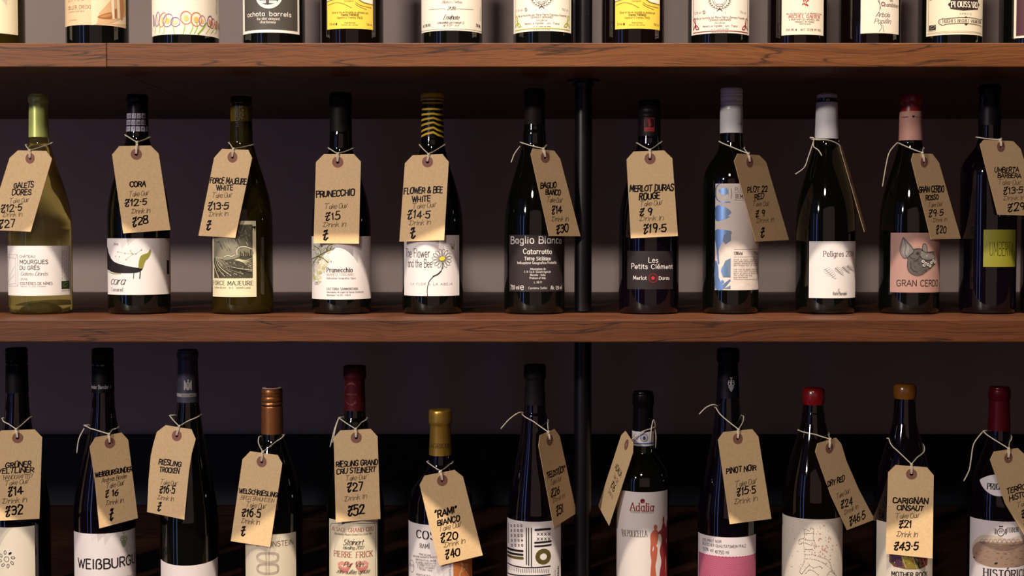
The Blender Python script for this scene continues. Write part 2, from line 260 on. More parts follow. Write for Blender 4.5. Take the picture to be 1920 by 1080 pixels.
class Art:
    """flat print laid on a surface: points are (u, v) on the surface in picture-pixel sized units"""
    def __init__(s, surf):
        s.s = surf; s.layers = []     # (colour, [tri of uv], offset level)
    def P(s, x, y): return s.s.P(x, y)
    def add(s, col, tris, lev=1): s.layers.append((col, tris, lev))
    def poly(s, col, pts, lev=1, smooth=0, uv=False, holes=()):
        q = [p if uv else s.P(*p) for p in pts]
        if smooth: q = catmull(q, smooth, True)
        hs = [[p if uv else s.P(*p) for p in h] for h in holes]
        rings = [[Vector((a[0], a[1], 0)) for a in r] for r in [q]+hs]
        flat = [a for r in rings for a in r]
        tr = tessellate_polygon(rings)
        s.add(col, [tuple((flat[i].x, flat[i].y) for i in t) for t in tr], lev)
    def rect(s, col, x0, x1, y0, y1, lev=1):
        """x as seen, y as seen at the middle"""
        xm = (x0+x1)/2; a, b = s.P(x0, y0)[0], s.P(x1, y0)[0]; t, q = s.P(xm, y0)[1], s.P(xm, y1)[1]
        s.add(col, [((a, q), (b, q), (b, t)), ((a, q), (b, t), (a, t))], lev)
    def ell(s, col, x, y, rx, ry, w=None, lev=1, n=20, rot=0, a0=0, a1=360):
        c = s.P(x, y); pts = []
        full = (a1-a0) >= 360
        for k in range(n+(0 if full else 1)):
            t = math.radians(a0+(a1-a0)*k/n); px, py = rx*math.cos(t), ry*math.sin(t)
            cr, sr = math.cos(math.radians(rot)), math.sin(math.radians(rot))
            pts.append((c[0]+px*cr-py*sr, c[1]+px*sr+py*cr))
        if w is None: s.poly(col, pts, lev, uv=True)
        else: s.line(col, pts+([pts[0]] if full else []), w, lev, uv=True)
    def line(s, col, pts, w, lev=1, smooth=0, uv=False, taper=False):
        q = [p if uv else s.P(*p) for p in pts]
        if smooth: q = catmull(q, smooth)
        s.ribbon(col, q, lambda a, b: w, lev, round_=w > 1.2, taper=taper)
    def ribbon(s, col, q, wf, lev, round_=False, taper=False):
        tris = []
        n = len(q)
        for i in range(n-1):
            (ax, ay), (bx, by) = q[i], q[i+1]; dx, dy = bx-ax, by-ay; L = math.hypot(dx, dy)
            if L < 1e-6: continue
            h = wf(dx/L, dy/L)/2; nx, ny = -dy/L, dx/L
            h0 = h1 = h
            if taper: h0 = h*(1-i/(n-1)*.8); h1 = h*(1-(i+1)/(n-1)*.8)
            ex, ey = dx/L*h*.35, dy/L*h*.35
            a = (ax-ex+nx*h0, ay-ey+ny*h0); b = (ax-ex-nx*h0, ay-ey-ny*h0); c = (bx+ex-nx*h1, by+ey-ny*h1); d = (bx+ex+nx*h1, by+ey+ny*h1)
            tris += [(a, b, c), (a, c, d)]
            if round_:
                for (cx, cy) in ((ax, ay),)+(((bx, by),) if i == n-2 else ()):
                    ring = [(cx+h0*math.cos(k*math.pi/4+.4), cy+h0*math.sin(k*math.pi/4+.4)) for k in range(8)]
                    tris += [(ring[0], ring[k], ring[k+1]) for k in range(1, 7)]
        s.add(col, tris, lev)
    def text(s, txt, x0, x1, y, h, style='sans', col='#222222', y1=None, lev=2, weight=None, arc=0.0):
        wt, thin, shear, serif, jit, sp, rnd = STYLE[style]
        if weight: wt = weight
        if y1 is None:
            c = s.P((x0+x1)/2, y)[1]; A = (s.P(x0, y)[0], c); B = (s.P(x1, y)[0], c)
        else: A = s.P(x0, y); B = s.P(x1, y1)
        s.text_uv(txt, A, B, h, wt, thin, shear, serif, jit, sp, rnd, col, lev, arc)
    def text_uv(s, txt, A, B, h, wt, thin, shear, serif, jit, sp, rnd, col, lev, arc=0.0):
        L = math.hypot(B[0]-A[0], B[1]-A[1]); ex, ey = (B[0]-A[0])/L, (B[1]-A[1])/L
        tot = sum(glyph(c)[0]+sp for c in txt)-sp; sx = L/tot; sy = h/10; W = wt*h
        n = 4 if h > 9 else (3 if h > 4.5 else 2)
        cur = 0; allq = []
        rj = random.Random(hash(txt) % 1000 if False else sum(map(ord, txt)))
        for ch in txt:
            wd, st = glyph(ch)
            jy = rj.uniform(-.4, .4)*(1 if jit else 0); js = 1+rj.uniform(-.10, .14)*(1 if jit else 0)
            for sm, pts in st:
                q = [(p[0]+rj.uniform(-jit, jit)*.5, p[1]*js+jy+rj.uniform(-jit, jit)*.5) for p in pts]
                if sm: q = catmull(q, n)
                out = []
                for (gx, gy) in q:
                    X = (cur+gx)*sx+shear*gy*sy; Y = gy*sy + arc*(1-((cur+gx)/tot*2-1)**2)
                    out.append((A[0]+X*ex-Y*ey, A[1]+X*ey+Y*ex))
                ew = min(1.0, (sx/sy)) if sx < sy else 1.0
                def wf(dx, dy):
                    al = dx*ex+dy*ey; pe = abs(-dx*ey+dy*ex)
                    return max(.28, W*(thin+(1-thin)*pe)*(1-(1-ew)*pe*.6))
                s.ribbon(col, out, wf, lev, round_=bool(rnd) and h > 5)
                if serif and h > 3:
                    for a, b in ((pts[0], pts[1]), (pts[-1], pts[-2])):
                        dx, dy = a[0]-b[0], a[1]-b[1]
                        if abs(dy) > abs(dx)*.8 and (abs(a[1]) < .6 or abs(a[1]-10) < .6 or abs(a[1]-6.5) < .3 or abs(a[1]+3) < .3):
                            hw = 1.5
                            qq = []
                            for gx in (a[0]-hw, a[0]+hw):
                                X = (cur+gx)*sx+shear*a[1]*sy; Y = a[1]*sy + arc*(1-((cur+gx)/tot*2-1)**2)
                                qq.append((A[0]+X*ex-Y*ey, A[1]+X*ey+Y*ex))
                            s.ribbon(col, qq, lambda p, r: max(.3, W*thin*.9), lev)
            cur += wd+sp
    def build(s, name, parent):
        if not s.layers: return None
        vs, fs, mi, cols, nrm = [], [], [], [], []
        org = parent.matrix_world_origin if hasattr(parent, 'matrix_world_origin') else ORG[parent.name]
        for col, tris, lev in s.layers:
            if col not in cols: cols.append(col)
            ci = cols.index(col)
            for t in tris:
                for piece in s.s.cut(t):
                    area2 = sum(piece[i][0]*piece[(i+1) % len(piece)][1]-piece[(i+1) % len(piece)][0]*piece[i][1] for i in range(len(piece)))
                    if abs(area2) < 1e-7: continue
                    if area2 < 0: piece = piece[::-1]
                    o = len(vs)
                    vs += [s.s.at(p[0], p[1], lev)-org for p in piece]; nrm += [s.s.norm(p[0]) for p in piece]
                    fs.append(tuple(range(o, o+len(piece)))); mi.append(ci)
        me = mesh(name, vs, fs, True, mi); me.normals_split_custom_set_from_vertices([tuple(x) for x in nrm])
        o = link(name, me, parent, [INK(c) for c in cols])
        return o
ORG = {}

def clip_u(poly, u, keep_less):
    out = []
    n = len(poly)
    for i in range(n):
        a, b = poly[i], poly[(i+1) % n]
        ia = (a[0] <= u) == keep_less or a[0] == u; ib = (b[0] <= u) == keep_less or b[0] == u
        if ia: out.append(a)
        if ia != ib and abs(b[0]-a[0]) > 1e-12:
            t = (u-a[0])/(b[0]-a[0]); out.append((u, a[1]+t*(b[1]-a[1])))
    return out

class Round:
    """surface of a bottle"""
    def __init__(s, B, rpx, off=0.0003, u0=None, u1=None):
        s.B = B; s.rref = rpx*B.S; s.off = off
    def P(s, x, y):
        B = s.B; ax = math.atan((x-960)/F)-B.view        # horizontal angle from the axis as seen
        z = B.z_at(y, B.D-s.rref)
        for _ in range(2):
            r = B.rad(z)+s.off; k = max(-.995, min(.995, B.D*math.sin(ax)/r)); th = math.asin(k)-ax
            d = (B.D-r*math.cos(th)) / max(.2, math.cos(ax))
            z = B.z_at(y, (B.D-r*math.cos(th)), x)
        return (th*s.rref/B.S, z/B.S)
    def at(s, u, v, lev):
        B = s.B; z = v*B.S; th = u*B.S/s.rref+B.beta; r = B.rad(z)+s.off+.00011*lev
        return Vector((B.ax+r*math.sin(th), B.ay-r*math.cos(th), z))
    def norm(s, u):
        th = u*s.B.S/s.rref+s.B.beta; return Vector((math.sin(th), -math.cos(th), 0))
    def cut(s, t):
        step = 4.0; p = list(t); us = [a[0] for a in p]; lo, hi = min(us), max(us)
        if hi-lo <= step*1.4: return [p]
        out = []; k = math.floor(lo/step)+1; rest = p
        while k*step < hi:
            a = clip_u(rest, k*step, True); rest = clip_u(rest, k*step, False)
            if len(a) >= 3: out.append(a)
            k += 1
            if len(rest) < 3: break
        if len(rest) >= 3: out.append(rest)
        return out
class Flat:
    """a hanging card: a plane, or a frame given outright"""
    def __init__(s, O, e1, e2, S):
        s.O, s.e1, s.e2, s.S = O, e1.normalized(), e2.normalized(), S; s.n = s.e1.cross(s.e2).normalized()
        # e1 right, e2 up, n towards the viewer
    def P(s, x, y):
        r = ray(x, y); t = (s.O-CAM).dot(s.n)/r.dot(s.n); p = CAM+r*t-s.O
        return (p.dot(s.e1)/s.S, p.dot(s.e2)/s.S)
    def at(s, u, v, lev): return s.O+s.e1*(u*s.S)+s.e2*(v*s.S)+s.n*(.0006+.0001*lev)
    def cut(s, t): return [t]
    def norm(s, u): return s.n

# ------------------------------------------------------------------ bottles
PROF = {'burgundy': [(0, 0), (.18, .05), (.38, .2), (.58, .45), (.78, .74), (1, 1)],
        'bordeaux': [(0, 0), (.18, .04), (.36, .17), (.52, .4), (.67, .67), (.82, .88), (1, 1)],
        'hock': [(0, 0), (.1, .035), (.3, .23), (.5, .48), (.75, .8), (1, 1)]}
BAY = 0.138                    # bottle axes behind the shelf fronts
SEG = 72
class Bottle:
    def __init__(s, name_label, cx, R, base_z, top, neck, y_nk, y_sh, typ, glass, group, neck_top=None, ay=BAY, base_px=None):
        s.cx, s.Rpx, s.ay = cx, R, ay
        a1, a2 = math.atan((cx-R-960)/F), math.atan((cx+R-960)/F)
        s.view = (a1+a2)/2; s.ax = math.tan(s.view)*(ay-CAM_Y); s.D = math.hypot(s.ax, ay-CAM_Y)
        s.R = s.D*math.sin((a2-a1)/2); s.S = s.R/R; s.beta = -s.view
        s.base_z = base_z; s.top_z = s.z_at(top, s.D)
        nt = (neck if neck_top is None else neck_top)
        z_nk, z_sh = s.z_at(y_nk, s.D), s.z_at(y_sh, s.D)
        S = s.S
        prof = [(0.0, base_z+.016), (R*.30*S, base_z+.013), (R*.62*S, base_z+.003), ((R-9)*S, base_z), ((R-5)*S, base_z+.0006), ((R-2)*S, base_z+.0026), ((R-.4)*S, base_z+.006), (R*S, base_z+.010)]
        mid = catmull(PROF[typ], 6)
        for t, q in mid: prof.append(((R-(R-neck)*q)*S, z_sh+(z_nk-z_sh)*t))
        lip = 2.0
        zt = s.top_z
        for i in range(1, 24): f = i/24; prof.append(((neck+(nt-neck)*min(1, f*1.3))*S, z_nk+(zt-17*S-z_nk)*f))
        prof += [(nt*S, zt-17*S), ((nt+lip*.5)*S, zt-16*S), ((nt+lip*.5)*S, zt-9*S), (nt*S, zt-8*S), (nt*S, zt-1.5*S), ((nt-1.2)*S, zt-.3*S), (0, zt-.3*S)]
        s.prof = prof
        s.outer = [(z, r) for r, z in prof[3:] if r > 0]
        s.extra = None
        s.root = thing('wine_bottle', name_label, 'bottle', (s.ax, ay, base_z), group)
        ORG[s.root.name] = s.root.location.copy()
        s.glass = s.lathe('glass_body', prof, glass)
    def z_at(s, py, dist, px=None):
        r = ray(s.cx if px is None else px, py)
        if px is None: return r.z/math.hypot(r.x, r.y)*dist
        # distance measured along the line of sight to the axis
        c = r.x*math.sin(s.view)+r.y*math.cos(s.view); return r.z/c*dist
    def rad(s, z):
        if s.extra:
            for z0, z1, r in s.extra:
                if z0 <= z <= z1: return r
        o = s.outer
        if z <= o[0][0]: return o[0][1]
        for i in range(len(o)-1):
            if o[i][0] <= z <= o[i+1][0]:
                d = o[i+1][0]-o[i][0]
                return o[i][1] if d < 1e-9 else o[i][1]+(o[i+1][1]-o[i][1])*(z-o[i][0])/d
        return o[-1][1]
    def lathe(s, name, prof, m, label=None, seg=SEG, knurl=None, parent=None):
        vs, fs = [], []; org = s.root.location
        rings = []
        for r, z in prof:
            if r <= 1e-9: rings.append([len(vs)]); vs.append((0, 0, z-org.z)); continue
            rings.append(list(range(len(vs), len(vs)+seg)))
            for k in range(seg):
                t = 2*math.pi*k/seg; rr = r
                if knurl and knurl[0] <= z <= knurl[1] and k % 2: rr = r-.0004
                vs.append((rr*math.sin(t), -rr*math.cos(t), z-org.z))
        for a, b in zip(rings, rings[1:]):
            for k in range(seg):
                k2 = (k+1) % seg
                if len(a) == 1 and len(b) == 1: break
                if len(a) == 1: fs.append((a[0], b[k2], b[k]))
                elif len(b) == 1: fs.append((a[k], a[k2], b[0]))
                else: fs.append((a[k], a[k2], b[k2], b[k]))
        me = mesh(name, vs, fs, True)
        o = link(name, me, s.root, [m])
        if hasattr(me, 'set_sharp_from_angle'): me.set_sharp_from_angle(angle=math.radians(50))
        ORG[o.name] = org.copy()
        if label: o['label'] = label
        return o
    def cap(s, kind, top, bot, hw, m, label=None, hw2=None, ring=17):
        """foil, screw, wax closures; px measures"""
        S = s.S; zt, zb = s.z_at(top, s.D), s.z_at(bot, s.D); px = lambda n: zt-n*S
        h2 = hw if hw2 is None else hw2
        if kind == 'foil':
            p = [(0, zt), ((hw-4)*S, zt), ((hw-1.6)*S, px(.5)), ((hw-.9)*S, px(2)), ((hw-.9)*S, px(4.5)), ((hw+.4)*S, px(5.5)), ((hw+.8)*S, px(7)), ((hw+.8)*S, px(ring-1)), ((hw+.2)*S, px(ring)), ((hw-.8)*S, px(ring+1.5)), ((hw-.8)*S, px(ring+4)), (h2*S, zb), ((h2-1)*S, zb)]
            kn = None; nm = 'foil_capsule'
        elif kind == 'bigring':
            p = [(0, zt), ((hw-4)*S, zt), ((hw-1)*S, px(1)), (hw*S, px(3)), ((hw+.3)*S, px(8)), ((hw+.6)*S, px(ring-4)), ((hw+.3)*S, px(ring-1)), ((hw-2)*S, px(ring+2)), ((hw-2.4)*S, px(ring+5)), (h2*S, zb), ((h2-1)*S, zb)]
            kn = None; nm = 'foil_capsule'
        elif kind == 'screw':
            p = [(0, zt), ((hw-3)*S, zt), ((hw-.8)*S, px(1)), (hw*S, px(3)), (hw*S, px(8)), ((hw-1.2)*S, px(9)), ((hw-1.2)*S, px(11)), (hw*S, px(12)), (hw*S, px(14.5)), ((hw-1)*S, px(15.5)), (hw*S, px(17)), (hw*S, px(24)),
                 ((hw-1.2)*S, px(25)), ((hw-.2)*S, px(26.5)), ((hw+.2)*S, px(30)), ((hw-1.5)*S, px(31.5)), ((hw-1.5)*S, px(33)), ((hw)*S, px(34.5)), ((hw)*S, px(36)), (h2*S, zb), ((h2-1)*S, zb)]
            kn = (px(24.2), px(16.8)); nm = 'screw_cap'
        elif kind == 'wax':
            H = bot-top
            p = [(0, zt), ((hw-7)*S, px(.4)), ((hw-3)*S, px(2)), ((hw-.8)*S, px(5.5)), ((hw+.3)*S, px(H*.4)), ((hw+.2)*S, px(H*.65)), ((hw-.8)*S, px(H*.9)), ((hw-2)*S, zb), ((hw-3)*S, zb)]
            kn = None; nm = 'wax_seal'
        else:
            p = [(0, zt), ((hw-2)*S, zt), ((hw-.6)*S, px(1)), (hw*S, px(3)), (h2*S, zb), ((h2-1)*S, zb)]; kn = None; nm = 'paper_sleeve'
        o = s.lathe(nm, p, m, label, seg=72, knurl=kn)
        s.extra = (s.extra or [])

        # radius table of the closure so that print can lie on it
        tab = sorted((q[1], q[0]) for q in p[1:-1])
        # the glass keeps inside its closure
        def cr(z):
            for (za, ra), (zc, rc) in zip(tab, tab[1:]):
                if za <= z <= zc: return ra if zc-za < 1e-9 else ra+(rc-ra)*(z-za)/(zc-za)
            return tab[0][1] if z < tab[0][0] else tab[-1][1]
        for v in s.glass.data.vertices:
            z = v.co.z+s.root.location.z; r = math.hypot(v.co.x, v.co.y)
            if z > zt+2*S and kind != 'sleeve': continue
            if z >= zb-.5*S and z <= zt+2*S:
                lim = max(cr(min(z, zt))-.7*S, 4*S)
                if z > zt-3*S and s.top_z < zt+3*S: v.co.z = zt-3*S-s.root.location.z; lim = min(lim, (hw-3.5)*S)
            elif zb-16*S < z < zb: lim = cr(zb+S)+(-.5+(zb-z)/S*.09)*S
            else: continue
            if r > lim: v.co.x *= lim/r; v.co.y *= lim/r
        s.outer = [q for q in s.outer if q[0] < zb] + tab + [q for q in s.outer if q[0] > zt+S]
        return o
    def label(s, x0, x1, y0, y1, col, name='paper_label', label=None, m=None, shape=None, rpx=None):
        """paper wrapped on the glass; x as seen, y as seen at the middle. shape: optional outline in pixels"""
        rp = rpx or s.Rpx
        sf = Round(s, rp, off=.00025)
        xm = (x0+x1)/2; a, b = sf.P(x0, (y0+y1)/2)[0], sf.P(x1, (y0+y1)/2)[0]; t, q = sf.P(s.cx, y0)[1], sf.P(s.cx, y1)[1]
        org = s.root.location; vs, fs = [], []
        n = max(8, int((b-a)/3)); rows = max(1, int((t-q)/60)) if rpx is None else 8
        for i in range(n+1):
            u = a+(b-a)*i/n
            if shape:   # shape(f) -> (lower, upper) share of the height at f = 0..1 across
                lo, hi = shape(i/n)
            else: lo, hi = 0, 1
            for j in range(rows+1):
                v = q+(t-q)*(lo+(hi-lo)*j/rows); vs.append(sf.at(u, v, 0)-org)
            for j in range(rows+1):
                v = q+(t-q)*(lo+(hi-lo)*j/rows); vs.append(sf.at(u, v, -2)-org)
        k = 2*(rows+1)
        for i in range(n):
            for j in range(rows):
                A = i*k+j; fs.append((A, A+k, A+k+1, A+1)); Bq = i*k+rows+1+j; fs.append((Bq, Bq+1, Bq+k+1, Bq+k))
            fs.append((i*k, i*k+rows+1, (i+1)*k+rows+1, (i+1)*k)); fs.append((i*k+rows, (i+1)*k+rows, (i+1)*k+2*rows+1, i*k+2*rows+1))
        for i in (0, n):
            for j in range(rows):
                A = i*k+j; Bq = A+rows+1; f = (A, A+1, Bq+1, Bq); fs.append(f if i == 0 else f[::-1])
        me = mesh(name, vs, fs, True)
        o = link(name, me, s.root, [m or PAPER(col)])
        if hasattr(me, 'set_sharp_from_angle'): me.set_sharp_from_angle(angle=math.radians(40))
        ORG[o.name] = org.copy()
        if label: o['label'] = label
        o2 = Art(Round(s, rp, off=.0003)); o3 = Art(Round(s, rp, off=.0003))
        return o, o2, o3     # the paper, art for pictures, art for letters
    def print_on(s, part, rpx):
        return Art(Round(s, rpx, off=.0003))
def finish(lab):
    o, a, t = lab
    a.build('printed_artwork', o); t.build('printed_lettering', o)

# ------------------------------------------------------------------ price tags
KRAFT = mat('kraft_card', '#cbb08c', rough=.8, bump=.07, bscale=900, spec=.25)
vary(KRAFT, 350, '#d6b587', '#e0c095', 6, .3, .7)
RINGM = mat('terracotta_reinforcing_ring', '#8f6154', rough=.7, spec=.3)
STRINGM = mat('cotton_string', '#e9dcc6', rough=.85, bump=.5, bscale=2500, spec=.2)
MARK = '#1c1119'; PEN = '#4a3426'
GROUP_TAGS = {'mid': 'kraft price tags on the middle shelf', 'low': 'kraft price tags on the lower shelf'}
def card(root, flat, outline, hole, rr, hr):
    """outline, hole in (u, v)"""
    n = 24
    ring = [(hole[0]+hr*math.cos(-2*math.pi*k/n), hole[1]+hr*math.sin(-2*math.pi*k/n)) for k in range(n)]
    rings = [[Vector((p[0], p[1], 0)) for p in outline], [Vector((p[0], p[1], 0)) for p in ring]]
    tr = tessellate_polygon(rings); fl = [p for r in rings for p in r]; N = len(fl); org = root.location
    front = [flat.at(p.x, p.y, 0)-org for p in fl]; back = [flat.at(p.x, p.y, -6)-org for p in fl]
    fs = []
    for t in tr:
        a, b, c = (fl[i] for i in t); cr = (b.x-a.x)*(c.y-a.y)-(b.y-a.y)*(c.x-a.x)
        t = tuple(t) if cr > 0 else tuple(t[::-1]); fs.append(t); fs.append(tuple(i+N for i in t[::-1]))
    m = len(outline)
    for k in range(m): k2 = (k+1) % m; fs.append((k, k+N, k2+N, k2))
    for k in range(n): k2 = (k+1) % n; fs.append((m+k, m+k+N, m+k2+N, m+k2))
    c = link('card', mesh('card', front+back, fs), root, [KRAFT]); ORG[c.name] = org.copy()
    vs, f2 = [], []
    for k in range(n):
        t = -2*math.pi*k/n
        for r_, lv in ((hr*.98, 2), (rr, 2), (rr, 0)): vs.append(flat.at(hole[0]+r_*math.cos(t), hole[1]+r_*math.sin(t), lv)-org)
    for k in range(n):
        a, b = 3*k, 3*((k+1) % n); f2.append((a, a+1, b+1, b)); f2.append((a+1, a+2, b+2, b+1))
    link('reinforcing_ring', mesh('reinforcing_ring', vs, f2), root, [RINGM])
    return c
def around(B, p, clear=.0013):
    """keep a string point outside the glass"""
    d = Vector((p.x-B.ax, p.y-B.ay)); r = B.rad(p.z)+clear
    if d.length < r:
        if d.length < 1e-5: d = Vector((0, -1))
        d = d.normalized()*r; return Vector((B.ax+d.x, B.ay+d.y, p.z))
    return p
def make_string(B, root, Lp, Rp, knot3, hole3, tails=(), Lmid=None, Rmid=None, S=.0014):
    L3, R3 = pt(Lp[0], Lp[1], B.ay-.003), pt(Rp[0], Rp[1], B.ay-.003)
    paths = []
    for E, M in ((L3, Lmid), (R3, Rmid)):
        ctrl = [tuple(E)]
        if M: ctrl.append(tuple(pt(M[0], M[1], B.ay-.014)))
        ctrl.append(tuple(knot3)); raw = catmull(ctrl, 8) if M else [tuple(E.lerp(knot3, i/12)+Vector((0, 0, -.0006*math.sin(math.pi*i/12)))) for i in range(13)]
        paths.append([around(B, Vector(p)) for p in raw])
    # behind the neck
    aL = math.atan2(L3.x-B.ax, -(L3.y-B.ay)); aR = math.atan2(R3.x-B.ax, -(R3.y-B.ay))
    back = []
    rl, rrr = math.hypot(L3.x-B.ax, L3.y-B.ay), math.hypot(R3.x-B.ax, R3.y-B.ay)
    span = (2*math.pi-(aR-aL))
    for i in range(17):
        f = i/16; a = aL-span*f; z = L3.z+(R3.z-L3.z)*f; r = max(B.rad(z)+.0012, rl+(rrr-rl)*f if i in (0, 16) else 0)
        back.append(Vector((B.ax+r*math.sin(a), B.ay-r*math.cos(a), z)))
    back[0], back[-1] = L3, R3; paths.append(back)
    e = Vector((1, 0, 0))*.0008
    nudge = Vector((0, -.0016, 0))
    paths.append([knot3-e, knot3.lerp(hole3, .5)-e+nudge*.5, hole3-e*.6+nudge*.4, hole3-e*.6-nudge*.7])
    paths.append([knot3+e, knot3.lerp(hole3, .5)+e+nudge*.5, hole3+e*.6+nudge*.4, hole3+e*.6-nudge*.7])
    # the knot, two tight turns
    kn = []
    for i in range(13):
        a = i/12*4*math.pi; kn.append(knot3+Vector((.0013*math.cos(a), -.0011*math.sin(a)-.0004, -.0011+.0022*i/12)))
    paths.append(kn)
    for t in tails:
        paths.append(catmull([tuple(pt(x, y, B.ay-(.004 if i == 0 else .012))) for i, (x, y) in enumerate(t)], 5))
    tubes('string', paths, .00078, STRINGM, root, 6)
def TAG(B, row, label, outline, hole, texts, ang=None, string=None, lean=9.0, front=1.0):
    """outline and texts in photo pixels on a card that hangs tangent to the bottle"""
    xs = [p[0] for p in outline]; cxt = (min(xs)+max(xs))/2
    if ang is None:
        ang = math.degrees(math.asin(max(-.8, min(.8, (cxt-B.cx)/B.Rpx*.9))))
    th = math.radians(ang)+B.beta
    N = Vector((math.sin(th), -math.cos(th), 0)); T = Vector((math.cos(th), math.sin(th), 0))
    yb = max(p[1] for p in outline); zb = B.z_at(yb, B.D-B.R); zh = B.z_at(hole[1], B.D-B.R)
    Pb = Vector((B.ax, B.ay, zb))+N*(B.R+.0022*front); 
    top_off = B.R-lean*.001
    for i in range(40):           # the card must clear the glass all the way up
        z = zb+(zh+.014-zb)*(i+1)/40; need = B.rad(z)+.0022; f = (z-zb)/(zh-zb)
        if f > .12: top_off = max(top_off, B.R+.0022+(need-B.R-.0022)/f)
    Pt = Vector((B.ax, B.ay, zh))+N*top_off
    up = (Pt-Pb).normalized()
    fl = Flat(Pb, T, up, B.S)
    root = thing('price_tag', label, 'tag', tuple(fl.at(*fl.P(*hole), 0)), GROUP_TAGS[row])
    ORG[root.name] = root.location.copy()
    ol = [fl.P(*p) for p in outline]
    area2 = sum(ol[i][0]*ol[(i+1) % len(ol)][1]-ol[(i+1) % len(ol)][0]*ol[i][1] for i in range(len(ol)))
    if area2 < 0: ol = ol[::-1]
    h = fl.P(*hole)
    c = card(root, fl, ol, h, 10.3, 3.1)
    art = Art(fl)
    for t in texts:
        kind, txt, x0, y0, x1, y1, hh = t
        art.text(txt, x0, x1, y0, hh, {'M': 'marker', 'p': 'pen', 'B': 'marker'}[kind], MARK if kind != 'p' else PEN, y1=y1, lev=1, weight={'M': .235, 'B': .195, 'p': .10}[kind])
    art.build('handwriting', c)
    if string:
        hp = fl.at(h[0], h[1]+1.2, 4); kp = string['knot']; ku = fl.P(*kp); k3 = fl.at(ku[0], ku[1], 8)
        k3 = around(B, k3, .003)
        make_string(B, root, string['L'], string['R'], k3, hp, string.get('tails', ()), string.get('Lm'), string.get('Rm'))
    return root, fl
def TK(x0, y0, x1, y1, h=9): return ('p', '\u0001ake Ou\u0003', x0, y0, x1, y1, h)
def DR(x0, y0, x1, y1, h=9): return ('p', '\u0002rink In', x0, y0, x1, y1, h)

# ------------------------------------------------------------------ setting and shelves
WALL_Y = 0.786
Z_UT, Z_UB = pt(960, 80.5, 0).z, pt(960, 125.5, 0).z
Z_MT, Z_MB = pt(960, 599.0, 0).z, pt(960, 642.0, 0).z
Z_LT = pt(960, 945, WALL_Y).z; Z_LB = Z_LT-(Z_MT-Z_MB)
wallm = mat('taupe_painted_wall', '#c6b4b0', rough=.8, bump=.3, bscale=250, spec=.3)
vary(wallm, 3.0, '#bda9a6', '#cbb9b4', 4, .3, .7)
o = box('wall_back', -3.2, 3.2, WALL_Y, WALL_Y+.1, -1.3, 1.3, wallm); tag(o, kind='structure')
navy = mat('dark_navy_paint', '#070a1a', rough=.6, bump=.15, bscale=300, spec=.3)
z_n = pt(960, 816.5, WALL_Y-.02).z
o = box('trim_1', -3.2, 3.2, WALL_Y-.02, WALL_Y-.0005, Z_LT+.0005, z_n, navy, bev=.002); tag(o, kind='structure')

W1 = wood('oiled_oak', '#52290f', '#6f4220', '#241106', (0, 0, 0))
W1b = wood('oiled_oak_left_length', '#502810', '#6e4120', '#241106', (3.7, 1.1, .63))
W2 = wood('oiled_oak_middle', '#42210f', '#5e351d', '#1e0e07', (7.1, .4, 1.37))
W3 = wood('oiled_oak_lower', '#331b12', '#4a2a1b', '#1c0e09', (11.9, .8, 2.2))
xj = pt(199.5, 100, 0).x
sh = thing('wall_shelf', 'upper dark oak shelf with a joint near its left end', 'shelf', (0, 0, Z_UB), 'oak wall shelves')
box('plank', -2.0, xj-.0004, .0012, WALL_Y-.0006, Z_UB, Z_UT, W1b, sh, .0012)
box('plank', xj+.0004, 2.0, 0, WALL_Y-.0006, Z_UB, Z_UT, W1, sh, .0012)
sh = thing('wall_shelf', 'middle dark oak shelf carrying the whole row of tagged bottles', 'shelf', (0, 0, Z_MB), 'oak wall shelves')
box('plank', -2.0, 2.0, 0, WALL_Y-.0006, Z_MB, Z_MT, W2, sh, .0016)
sh = thing('wall_shelf', 'lowest dark brown shelf seen behind the bottom row of bottles', 'shelf', (0, 0, Z_LB), 'oak wall shelves')
box('plank', -2.0, 2.0, 0, WALL_Y-.0006, Z_LB, Z_LT, W3, sh, .0016)

sh = thing('wall_shelf', 'unseen next oak shelf above, added to shade the top row of bottles', 'shelf', (0, 0, Z_UB+.385), 'oak wall shelves')  # out of view, added so its shade falls on the top row and wall
box('plank', -2.0, 2.0, 0, WALL_Y-.0006, Z_UB+.385, Z_UT+.385, W1, sh, .0016)
# steel pipe that carries the shelves
PM = mat('blackened_steel', '#0e0b11', rough=.35, metal=.3)
PY = .149; pxx = pt(1093.5, 360, PY).x; pr = 16.3*(PY-CAM_Y)/F
def pipe(z0, z1, label):
    r = thing('support_pipe', label, 'pipe', (pxx, PY, z0), 'black support pipes between the shelves'); z0 += .0003; z1 -= .0003
    def cyl(name, prof):
        vs, fs = [], []; n = 48
        for rr, z in prof:
            for k in range(n): t = 2*math.pi*k/n; vs.append((rr*math.sin(t), -rr*math.cos(t), z-r.location.z))
        for i in range(len(prof)-1):
            for k in range(n): k2 = (k+1) % n; fs.append((i*n+k, i*n+k2, (i+1)*n+k2, (i+1)*n+k))
        fs.append(tuple(range(n-1, -1, -1))); fs.append(tuple(range((len(prof)-1)*n, len(prof)*n)))
        me = mesh(name, vs, fs, True); me.set_sharp_from_angle(angle=math.radians(40)); link(name, me, r, [PM])
    cyl('pipe', [(pr, z0+.002), (pr, z1-.004)])
    cyl('flange', [(pr*1.2, z1-.009), (pr*1.25, z1-.004), (pr*1.9, z1-.003), (pr*1.9, z1)])
pipe(Z_MT, Z_UB, 'black steel pipe standing on the middle shelf, up to the upper shelf')
pipe(Z_LT, Z_MB, 'black steel pipe under the middle shelf, behind the bottom bottles')
pipe(Z_UT, Z_UB+.385, 'black steel pipe rising from the upper shelf between two bottles')

